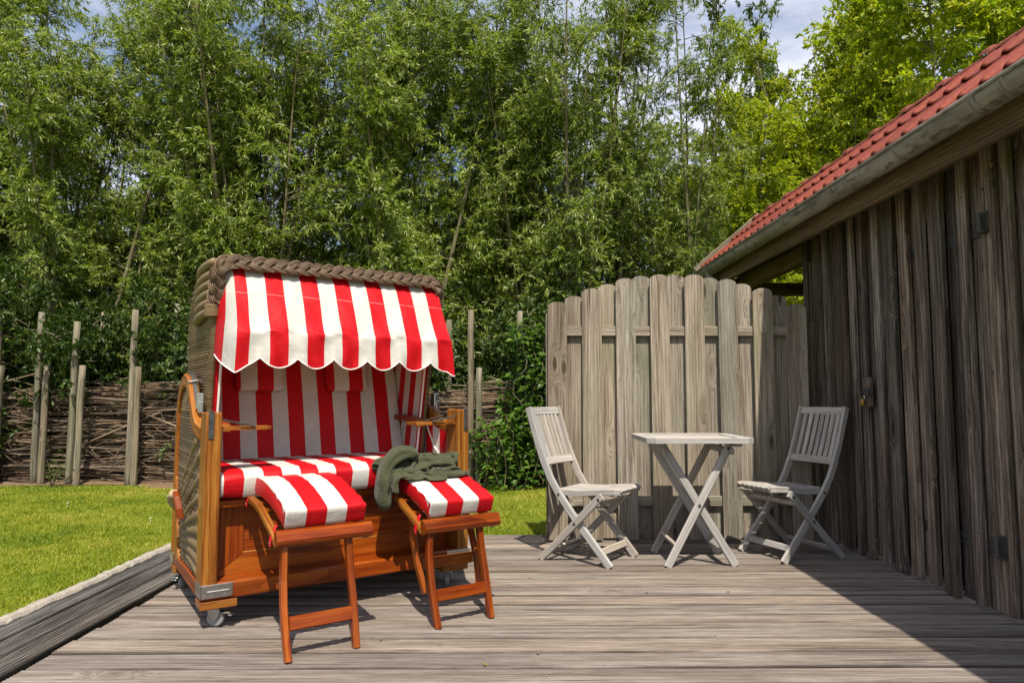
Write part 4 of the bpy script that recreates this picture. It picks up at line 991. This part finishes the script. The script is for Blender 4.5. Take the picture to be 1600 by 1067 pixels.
# ---- footrests
def footrest(ds, rear, dz=0.0, dt=0.0):
    fr = empty('footrest', (ds, dt, 0), parent=bc)
    rp = [(.105, .525), (.02, .528), (-.07, .522), (-.16, .505), (-.24, .478), (-.31, .456), (-.37, .433), (-.418, .412)]
    for s in (.203, .562): MB().sweep([(s, t, h+dz*smoothstep(.1, -.4, t)) for t, h in rp], (1, 0, 0), .034, .028, .006).build('side_rail', M['honey'], fr)
    cbm = MB(); cbm.sweep([(.185, -.440, .440+dz), (.575, -.440, .440+dz)], (0, .45, 1), .040, .062, .014); cbm.build('front_bar', M['mahog'], fr)
    cbm = MB(); cbm.cbox((.369, .07, .52), (.36, .03, .03), .004); cbm.build('rear_bar', M['mahog'], fr)
    # slats under the cushion
    for t, h in ((-.06, .536), (-.16, .520), (-.26, .482), (-.35, .43)):
        MB().cbox((.369, t, h+dz*smoothstep(.1, -.4, t)-.01), (.352, .055, .010), .002).build('slat', M['mahog'], fr)
    lp = [(-.405, .372+dz), (-.43, .28), (-.462, .18), (-.50, .08), (-.527, .0)]
    lp = [(-.420, .425+dz), (-.438, .28), (-.462, .19), (-.492, .09), (-.522, .0)]
    for s, cv in ((.225, -1), (.482, 1)):
        MB().sweep([(s+cv*.007*math.sin(math.pi*k/4)+(-.004 if cv < 0 else .004)*k/4, t, h) for k, (t, h) in enumerate(lp)], (1, 0, 0), .036, .026, .005).build('leg', M['mahog'], fr)
    beam('stretcher', (.233, -.482, .125), (.482, -.482, .125), .02, .052, M['mahog'], fr, up=(0, .3, 1))
    if rear:
        for s in (.235, .515):
            MB().sweep([(s+(-.016 if s < .3 else .016)*math.sin(math.pi*k/3), t, h) for k, (t, h) in enumerate([(-.22, .45), (-.27, .34), (-.325, .22), (-.372, .11)])], (1, 0, 0), .034, .024, .005).build('leg', M['mahog'], fr)
        beam('stretcher', (.242, -.315, .225), (.51, -.315, .225), .02, .05, M['mahog'], fr, up=(0, .3, 1))
    cp = [(.085, .584), (.0, .592), (-.09, .590), (-.18, .579), (-.27, .560), (-.36, .534), (-.435, .505)]
    cu = cushion([(.386, t, h+dz*smoothstep(.1, -.4, t)) for t, h in cp], (1, 0, 0), .080, .330, 44, 14, .010, lambda p: (p.x-.221, p.y, p.z), .07)
    co = cu.build('cushion', st_foot, fr, True)
    b = MB(); b.grid(lambda u, v: Vector((.2185-.004*math.sin(math.pi*v), lerp(.088, -.434, u)+.022*(v-.5)*2*u, interp(lerp(.088, -.434, u), [p[0] for p in cp[::-1]], [p[1] for p in cp[::-1]])+dz*smoothstep(.1, -.4, lerp(.09, -.4, u))+(v-.5)*.072)), 20, 4); b.build('cushion_side', REDM, co, True)
    for t, h in ((.055, .545), (-.355, .445)):
        b = MB(); h += dz*smoothstep(.1, -.4, t); b.sweep([(.212, t, h+.035), (.190, t-.008, h-.005), (.184, t-.010, h-.028), (.182, t-.014, h-.044)], (0, 1, .15), .003, .022, .001)
        so = b.build('strap', REDM, fr); b = MB(); b.tube([(.1815, t-.012, h-.034), (.179, t-.012, h-.034)], .005, 8); b.build('stud', M['steel'], so)
    return fr
footrest(0.0, False); footrest(.636, True, -.024, 0.015)
# ------------------------------------------------------------------ jacket on the right footrest
jk = empty('jacket', BC_LOC, BC_ROT); tag(jk, 'olive green jacket thrown over the right striped footrest cushion', 'jacket')
cpT = np.array([-.45, -.36, -.27, -.18, -.09, 0, .085]); cpH = np.array([.525, .555, .582, .604, .620, .629, .626])
def drape(nu, nv, rest, s0, s1, t0, t1, seed, steps=170, squeeze=None):
    """small cloth drop on the cushion: position-based springs on a grid, friction on contact"""
    r = np.random.default_rng(seed); U, Vv = np.meshgrid(np.linspace(0, 1, nu), np.linspace(0, 1, nv), indexing='ij')
    wdt = squeeze(U) if squeeze else 1.0
    X = np.stack([s0+(s1-s0)*U, (t0+t1)/2+(t1-t0)*(Vv-.5)*wdt, .70+.0*U], -1)
    X[..., 2] += .035*np.sin(Vv*19+U*5)*np.sin(U*4+1)+.02*np.sin(Vv*37-U*11)+r.normal(0, .003, U.shape)
    X[..., 1] += .012*np.sin(U*23+Vv*9); prev = X.copy()
    def ctop_(t): return np.interp(t, cpT, cpH)
    links = [((1, 0), rest), ((0, 1), rest), ((1, 1), rest*2**.5), ((1, -1), rest*2**.5), ((3, 0), rest*2.55), ((0, 3), rest*2.55)]
    for it in range(steps):
        vel = (X-prev)*.965; prev = X.copy(); X = X+vel; X[..., 2] -= .00075
        for q in range(7):
            for (a, c), L in links:
                for par in range(2):
                    for ax in (0,):
                        A = X[:nu-a, max(0, -c):nv-max(0, c)]; Bq = X[a:, max(0, c):nv-max(0, -c)]
                        d = Bq-A; l = np.linalg.norm(d, axis=-1, keepdims=True)+1e-9
                        k = .5 if max(a, abs(c)) == 1 else .10
                        cor = d*((l-L)/l)*k*.5
                        if max(a, abs(c)) > 1: cor = np.where(l < L, cor, 0)
                        m = np.zeros(X.shape[:2], bool)
                        X[:nu-a, max(0, -c):nv-max(0, c)] += cor*.5; X[a:, max(0, c):nv-max(0, -c)] -= cor*.5
            s, t, z = X[..., 0], X[..., 1], X[..., 2]
            top = ctop_(t)+.007+.060*np.exp(-((s-.915)/.085)**2-((t-.02)/.065)**2)+.026*np.exp(-((s-1.05)/.10)**2-((t+.05)/.07)**2)
            ins = (s > .808) & (s < 1.178) & (t > -.44) & (z < top)
            depth_top = top-z; depth_l = s-.808; depth_r = 1.178-s
            left = ins & (depth_l < depth_top) & (depth_l < .05); right = ins & (depth_r < depth_top) & (depth_r < .05) & ~left; up_ = ins & ~left & ~right
            X[..., 0] = np.where(left, .808, np.where(right, 1.178, s)); X[..., 2] = np.where(up_, top, z)
            st_ = (t > .015) & (X[..., 2] < .672) & (X[..., 2] > .50) & ~ins
            X[..., 2] = np.where(st_, .672, X[..., 2])
            hit = (ins | st_)[..., None]
            X[..., :2] = np.where(hit, prev[..., :2]*.75+X[..., :2]*.25, X[..., :2])
            X[..., 2] = np.maximum(X[..., 2], .05)
    return X
def drape_obj(name, X, th=.006):
    nu, nv = X.shape[:2]; idx = np.arange(nu*nv).reshape(nu, nv)
    F = np.stack([idx[:-1, :-1], idx[1:, :-1], idx[1:, 1:], idx[:-1, 1:]], -1).reshape(-1, 4)
    o = link(name, quick_mesh(name, X.reshape(-1, 3), F, M['cloth'], smooth=True), jk)
    so = o.modifiers.new('thickness', 'SOLIDIFY'); so.thickness = th; so.offset = 0
    ss = o.modifiers.new('smooth', 'SUBSURF'); ss.levels = 1; ss.render_levels = 1
    return o
drape_obj('body', drape(56, 56, .0112, .795, 1.235, -.19, .085, 3, squeeze=lambda u: .45+.75*np.sin(np.pi*np.clip(.12+u*.80, 0, 1))**.8))
def tubecloth(path, rad, flat, name, k, n=36, m=64):
    path = [Vector(p) for p in path]; cum = [0]
    for i in range(1, len(path)): cum.append(cum[-1]+(path[i]-path[i-1]).length)
    def at(f):
        q_ = f*cum[-1]; return Vector([interp(q_, cum, [p[j] for p in path]) for j in range(3)])
    def sm(f): return (at(max(0, f-.05))+at(f)*2+at(min(1, f+.05)))/4
    def fn(u, v):
        P = sm(v); T = (sm(min(1, v+.05))-sm(max(0, v-.05))).normalized(); B = Vector((0, 1, 0))-T*T.y; B.normalize(); A = B.cross(T); a = 2*math.pi*u
        crease = .10*math.sin(3*a+5*v+k)+.07*math.sin(5*a-7*v+2*k)+.05*math.sin(22*v+2*math.sin(a)+k)*(1+math.cos(a+k))
        r = interp(v, *rad)*(1+crease); e = max(0, 1-(2*v-1)**10)**.5
        return P+A*(r*flat[0]*math.cos(a)*e)+B*(r*flat[1]*math.sin(a)*e)
    b = MB(); b.grid(fn, n, m); return b.build(name, M['cloth'], jk, True)
tubecloth([(.98, -.035, .690), (.91, -.045, .712), (.85, -.06, .700), (.805, -.075, .665), (.780, -.088, .60), (.772, -.098, .52), (.782, -.105, .44)], ([0, .3, .6, .85, 1], [.05, .056, .052, .054, .046]), (.62, 1.0), 'sleeve', 1.0)
b = MB(); b.cbox((1.03, -.185, .637), (.028, .006, .008), .002); b.cbox((1.05, -.19, .632), (.012, .005, .012), .002); b.build('zip', M['steel'], jk)

# ------------------------------------------------------------------ dead hedge
dh = empty('dead_hedge', (-2.5, 8.2, LAWN_Z)); tag(dh, 'low barrier of stacked dry branches held between round wooden stakes behind the lawn', 'hedge')
def DL(x, y, z): return Vector((x+2.5, y-8.2, z-LAWN_Z))
RP = random.Random(14)
def stake(x, y, h, r=.038):
    b = MB(); n = 9; lean = RP.uniform(-.006, .006)
    pa = [(lean*h*i/8+.004*math.sin(i*1.7+x), .004*math.cos(i*2.1+x), -.1+(h+.1)*i/8) for i in range(9)]
    b.tube(pa, [r*(1.04-.012*i) for i in range(8)]+[r*.90], n); o = b.build('stake', M['post'], dh, True); o.location = DL(x, y, LAWN_Z)
def px(x, y): return (x-790)/1067*y
for x, y, h in [(66, 8.02, 2.02), (77, 7.95, 1.40), (120, 7.94, 1.90), (131, 7.87, 1.39), (211, 8.02, 2.05), (219, 7.96, 1.38), (0, 8.02, 2.02), (6, 7.95, 1.39), (736, 8.0, 2.05), (748, 7.97, 1.37), (812, 8.02, 2.04), (823, 7.97, 1.36),
                (277, 8.62, 2.2), (163, 8.66, 2.1), (700, 8.62, 2.0), (330, 8.02, 1.95), (345, 7.96, 1.37), (470, 8.02, 1.95), (600, 8.02, 1.95), (612, 7.96, 1.37), (-70, 8.02, 2.0), (910, 8.02, 1.9), (1010, 8.02, 1.9)]:
    stake(px(x, y), y, h)
def stick_arrays(r, front):
    L = r.uniform(.7, 2.1) if front else r.uniform(.8, 2.2); z = r.uniform(.0, 1.0)**.92
    x = r.uniform(-6.6, 2.2); topz = 1.10+.07*math.sin(x*1.3)+.04*math.sin(x*3.7)
    z = LAWN_Z+.02+z*topz; y = (8.06+r.uniform(0, .13)) if front else 8.15+r.uniform(0, .40)
    sl_ = r.gauss(0, .045) if r.random() < .9 else r.gauss(0, .2)
    R = r.choice([.0045, .005, .006, .007, .008, .010, .012, .016 if front else .011])
    bend = r.gauss(0, .05)*L
    pa = []
    for i in range(5):
        f = i/4-.5
        pa.append((x+f*L, y+r.uniform(-.008, .008)+.02*math.sin(f*5), max(LAWN_Z+.01, z+sl_*f*L+bend*(f*f-.1)+r.uniform(-.008, .008))))
    return pa, [R*1.1, R, R*.92, R*.8, R*.5]
rk = random.Random(77)
for i in range(285):
    pa, rd = stick_arrays(rk, True); c = Vector(pa[2]); b = MB(); b.tube([Vector(p)-c for p in pa], rd, 5)
    o = b.build('branch', M['stick'], dh, True); o.location = DL(*c)
b = MB()
for i in range(1500):
    pa, rd = stick_arrays(rk, False); b.tube([DL(*p) for p in pa], rd, 4, False)
for i in range(260):                                  # loose twigs poking out
    x = rk.uniform(-6.6, 2.2); z = LAWN_Z+rk.uniform(.05, 1.15); L = rk.uniform(.15, .5); a = rk.gauss(0, .5)
    b.tube([DL(x, 8.08+rk.uniform(-.04, .1), z), DL(x+L*.5*math.cos(a), 8.06+rk.uniform(-.05, .05), z+L*.5*math.sin(a)+.01), DL(x+L*math.cos(a), 8.05+rk.uniform(-.06, .08), z+L*math.sin(a))], [.004, .003, .002], 3, False)
tag(b.build('packed_branches', M['stick'], dh, True), kind='stuff')

# ------------------------------------------------------------------ leaves and trees
def unit(v): return v/np.maximum(1e-9, np.linalg.norm(v, axis=-1, keepdims=True))
def leaf_mesh(name, base, d, nrm_, L, W, mat, fold=.25, widest=.45):
    """base (n,3), direction d (n,3), normal nrm_ (n,3): a folded lance-shaped leaf of two triangles"""
    d = unit(d); s = unit(np.cross(d, nrm_)); nn = np.cross(s, d); n = len(base)
    V = np.empty((n, 4, 3)); L = L[:, None]; W = W[:, None]
    V[:, 0] = base; V[:, 2] = base+d*L-nn*L*.06
    mid = base+d*L*widest; V[:, 1] = mid+s*W*.5+nn*W*fold; V[:, 3] = mid-s*W*.5+nn*W*fold
    F = np.empty((n, 2, 3), dtype=np.int64); o = np.arange(n)*4
    F[:, 0] = np.stack([o, o+2, o+1], 1); F[:, 1] = np.stack([o, o+3, o+2], 1)
    return quick_mesh(name, V.reshape(-1, 3), F.reshape(-1, 3), mat)

def tree_mesh(seed, height, nstems, fan, branches, twigs, leaves, leafL, leafW, mat, low=.1, blen=(.45, 1.0), twl=(.22, .42), droop=.25, stem_r=.045, up=(.25, .9), widest=.45, basew=.3, lean=(0, 0)):
    r = np.random.default_rng(seed); tr = MB()
    stems = []
    for i in range(nstems):
        a = r.uniform(0, 2*np.pi); f = fan*np.sqrt(r.random()); L = height*r.uniform(.72, 1.05); cv = r.uniform(-.5, .25)*f
        bx, by = r.normal(0, basew/2, 2); pts_ = []; tw = r.uniform(0, 6)
        for k in range(12):
            q = k/11; rad = L*(math.sin(f)*q+cv*q*q*.35); w_ = .06*math.sin(q*7+tw)*q
            pts_.append((bx+math.cos(a)*rad+w_+lean[0]*q*L, by+math.sin(a)*rad+.06*math.cos(q*6+tw)*q+lean[1]*q*L, L*q*math.cos(f*.8)))
        stems.append(np.array(pts_)); R = stem_r*r.uniform(.55, 1.1)
        tr.tube([Vector(p) for p in pts_], [R*(1-.88*k/11) for k in range(12)], 6, False)
    B0 = []; BD = []; BL = []
    for P in stems:
        nb = int(branches*r.uniform(.8, 1.2)); cc = r.random(max(4, nb//6)); q = low+(1-low)*np.clip(np.where(r.random(nb) < .55, r.choice(cc, nb)+r.normal(0, .035, nb), r.random(nb)), 0, 1)**.9
        idx = np.clip((q*11), 0, 10.999); k = idx.astype(int); f = (idx-k)[:, None]; p = P[k]*(1-f)+P[k+1]*f
        az = r.uniform(0, 2*np.pi)+np.floor(q*9)*2.4+r.normal(0, .9, nb); el = r.uniform(up[0], up[1], nb)
        d = np.stack([np.cos(az)*np.cos(el), np.sin(az)*np.cos(el), np.sin(el)], 1)
        l = r.uniform(*blen, nb)*(1-.5*q)*np.where(r.random(nb) < .12, 1.5, 1.0)
        B0.append(p); BD.append(d); BL.append(l)
    B0, BD, BL = np.concatenate(B0), np.concatenate(BD), np.concatenate(BL); nb = len(B0)
    def bpt(i, f):     # curved branch, drooping at its tip
        l = BL[i][:, None]; f = f[:, None]; return B0[i]+BD[i]*l*f+np.array([0, 0, -1.0])*(l*f*f*droop)
    bi = np.arange(nb)
    b3 = np.stack([bpt(bi, np.full(nb, f)) for f in (0, .35, .7, 1.0)], 1)
    for i in range(nb): tr.tube([Vector(p) for p in b3[i]], [.009, .006, .004, .002], 3, False)
    ti = np.repeat(bi, twigs); nt = len(ti); tf = r.uniform(.2, 1.0, nt); T0 = bpt(ti, tf)
    td = unit(BD[ti]*.6+r.normal(0, .55, (nt, 3))+np.array([0, 0, -droop*1.2]))
    tl = r.uniform(*twl, nt)
    li = np.repeat(np.arange(nt), leaves); nl = len(li); lf_ = r.uniform(.05, 1.0, nl)
    base = T0[li]+td[li]*(tl[li]*lf_)[:, None]+np.array([0, 0, -1.0])*(tl[li]*lf_*lf_*droop*.5)[:, None]
    ld = unit(td[li]*.75+r.normal(0, .5, (nl, 3))+np.array([0, 0, -.22]))
    nm = unit(r.normal(0, .50, (nl, 3))+np.array([0, -.70, .80]))
    Lf = r.uniform(*leafL, nl); Wf = r.uniform(*leafW, nl)
    return tr.mesh('trunk', M['bark'], True), leaf_mesh('crown', base, ld, nm, Lf, Wf, mat, .25, widest)

def plant_tree(name, meshes, loc, rz, scale, label, cat, group=None):
    root = empty(name, loc, rz); root.scale = scale if hasattr(scale, '__len__') else (scale,)*3
    link('trunk', meshes[0], root); link('crown', meshes[1], root)
    return tag(root, label, cat, group)

W_ = [tree_mesh(100+i, 7.6, 12, .26, 44, 8, 23, (.055, .105), (.013, .022), M['willow'], low=.08, blen=(.55, 1.25)) for i in range(4)]
W_.append(tree_mesh(140, 8.2, 8, .26, 36, 7, 22, (.055, .105), (.013, .022), M['willow'], low=.14, blen=(.5, 1.1), stem_r=.05, lean=(.05, 0)))
BR = [tree_mesh(200+i, 6.8, 11, .36, 66, 9, 20, (.05, .095), (.024, .042), M['bright'], low=.14, blen=(.6, 1.3), twl=(.2, .36), droop=.12, up=(.3, 1.0)) for i in range(2)]
OK = tree_mesh(260, 10.5, 5, .16, 46, 7, 14, (.09, .13), (.05, .07), M['oak'], low=.25, blen=(.7, 1.4), droop=.08, stem_r=.09)
SH = [tree_mesh(300+i, 2.1, 10, .55, 20, 6, 13, (.05, .085), (.026, .04), M['darkleaf'], low=.05, blen=(.35, .7), twl=(.14, .28), droop=.15, stem_r=.016, basew=.5) for i in range(2)]

front = [(-8.3, 9.9, 0, 1.0), (-7.0, 10.4, 1, 1.02), (-5.9, 9.7, 2, .98), (-4.7, 10.2, 3, 1.0), (-3.5, 9.6, 0, 1.03), (-2.4, 10.3, 1, 1.0), (-1.3, 9.7, 2, 1.02), (-.25, 10.2, 3, 1.0), (.75, 9.7, 0, .97), (1.75, 10.3, 4, 1.0), (2.75, 10.0, 4, .86)]
side_words = ['at the far left edge of the photo', 'second from the left edge', 'above the leftmost pair of stakes', 'left of the beach chair hood', 'straight behind the left half of the beach chair', 'straight behind the right half of the beach chair', 'just right of the beach chair hood', 'between the beach chair and the privacy fence', 'behind the left end of the privacy fence', 'with thin leaning stems above the privacy fence', 'whose sparse top meets the sky left of the shed roof']
for (x, y, v, s), wds in zip(front, side_words):
    plant_tree('willow_tree', W_[v], (x, y, LAWN_Z-.02), RNG.uniform(-.6, .6), (s*RNG.choice((-1, 1)), s, s), 'tall upright willow '+wds, 'tree', 'willows in the front row behind the dead hedge')
back = [(-11.5, 13.2, 1), (-9.3, 12.6, 2), (-7.2, 13.3, 3), (-5.0, 12.7, 0), (-2.9, 13.2, 2), (-.9, 12.8, 3), (1.2, 13.4, 1), (3.2, 13.6, 0)]
for x, y, v in back:
    plant_tree('willow_tree', W_[v], (x, y, LAWN_Z-.02), RNG.uniform(-.6, .6), (.95*RNG.choice((-1, 1)), .95, .74), 'willow of the second row, seen only through gaps in the front willows', 'tree', 'willows in the second row')
for (x, y, v, s, wds) in [(4.1, 11.4, 0, .80, 'meeting the willow foliage left of the shed roof'), (5.2, 11.0, 1, .98, 'rising over the middle of the shed roof'), (7.3, 10.4, 0, 1.32, 'filling the upper right corner above the shed roof'), (8.6, 13.6, 1, 1.35, 'set back behind the other yellow-green trees'), (10.2, 11.8, 0, 1.4, 'cut by the right edge of the photo'), (4.7, 12.6, 1, .95, 'closing the gap below the oak top'), (6.5, 12.4, 0, 1.12, 'behind the tree over the shed roof middle')]:
    plant_tree('broadleaf_tree', BR[v], (x, y, LAWN_Z-.02), RNG.uniform(-.6, .6), (s*RNG.choice((-1, 1)), s, s), 'bright yellow-green leafy tree '+wds, 'tree', 'bright trees behind the shed')
plant_tree('oak_tree', OK, (5.35, 15.0, LAWN_Z), .7, (.62, .62, .99), 'dark green oak top standing alone against the sky left of the bright trees', 'tree')
shr = [(-6.9, 8.9), (-6.1, 9.15), (-5.3, 8.95), (-4.5, 9.2), (-3.6, 8.9), (-2.7, 9.2), (-1.8, 8.95), (-.9, 9.1), (0.0, 8.9), (.8, 9.15), (1.6, 8.9), (2.5, 9.2)]
for i, (x, y) in enumerate(shr):
    plant_tree('shrub', SH[i % 2], (x, y, LAWN_Z), RNG.uniform(0, 6), (1, 1, RNG.uniform(.95, 1.25)), 'dark leafy shrub growing low between the dead hedge and the willows', 'shrub', 'undergrowth shrubs behind the dead hedge')
# broad-leaved creeper by the fence, and the leafy plants at the hedge foot
def creeper(seed, n, box, L, W):
    r = np.random.default_rng(seed); tr = MB(); P = []; D = []
    for i in range(n):
        x, y, z = r.uniform(box[0], box[1]), r.uniform(box[2], box[3]), 0.0; pts_ = [(x, y, z)]
        H = r.uniform(.55, 1.0)*box[4]; k = 0
        while pts_[-1][2] < H and k < 14:
            q = pts_[-1]; pts_.append((q[0]+r.normal(0, .05), q[1]+r.normal(0, .035), q[2]+r.uniform(.08, .18))); k += 1
        tr.tube([Vector(p) for p in pts_], [.006]*(len(pts_)-1)+[.003], 4, False)
        for q in pts_[1:]:
            m = 9; az = r.uniform(0, 6.28, m); P.append(np.array(q)+np.stack([np.cos(az)*.05, np.sin(az)*.05, r.normal(0, .04, m)], 1)); D.append(np.stack([np.cos(az), np.sin(az), r.uniform(-.6, .3, m)], 1))
    P, D = np.concatenate(P), np.concatenate(D); m = len(P)
    return tr.mesh('stem', M['bark'], True), leaf_mesh('foliage', P, D, unit(r.normal(0, .35, (m, 3))+np.array([0, -.45, 1.0])), r.uniform(*L, m), r.uniform(*W, m), M['vine'], .15, .42)
def plant(name, me, loc, label, cat):
    root = empty(name, loc); link('stem', me[0], root); link('foliage', me[1], root); return tag(root, label, cat)
plant('creeper', creeper(5, 26, (-.24, .48, -.08, .10, 2.0), (.06, .12), (.04, .08)), (.19, 7.82, LAWN_Z), 'broad-leaved green creeper climbing the stake left of the privacy fence', 'creeper')
plant('nettle_clump', creeper(6, 26, (-.36, .38, -.18, .18, .78), (.06, .11), (.03, .055)), (.02, 7.72, LAWN_Z), 'low leafy green plants at the hedge foot between beach chair and fence', 'plant')
plant('leafy_bush', creeper(8, 26, (-.30, .12, -.15, .15, 1.12), (.05, .09), (.03, .05)), (-6.08, 7.85, LAWN_Z), 'light green bush at the left edge in front of the dead hedge', 'bush')
for (x, y, h, s_) in [(-5.05, 7.72, .16, 31), (-2.95, 7.75, .2, 32), (-3.3, 7.78, .14, 33)]:
    plant('weed', creeper(s_, 5, (-.10, .10, -.04, .04, h*1.4), (.03, .06), (.012, .022)), (x, y, LAWN_Z), 'small weed sprouting at the foot of the dead hedge', 'weed')['group'] = 'weeds at the hedge foot'
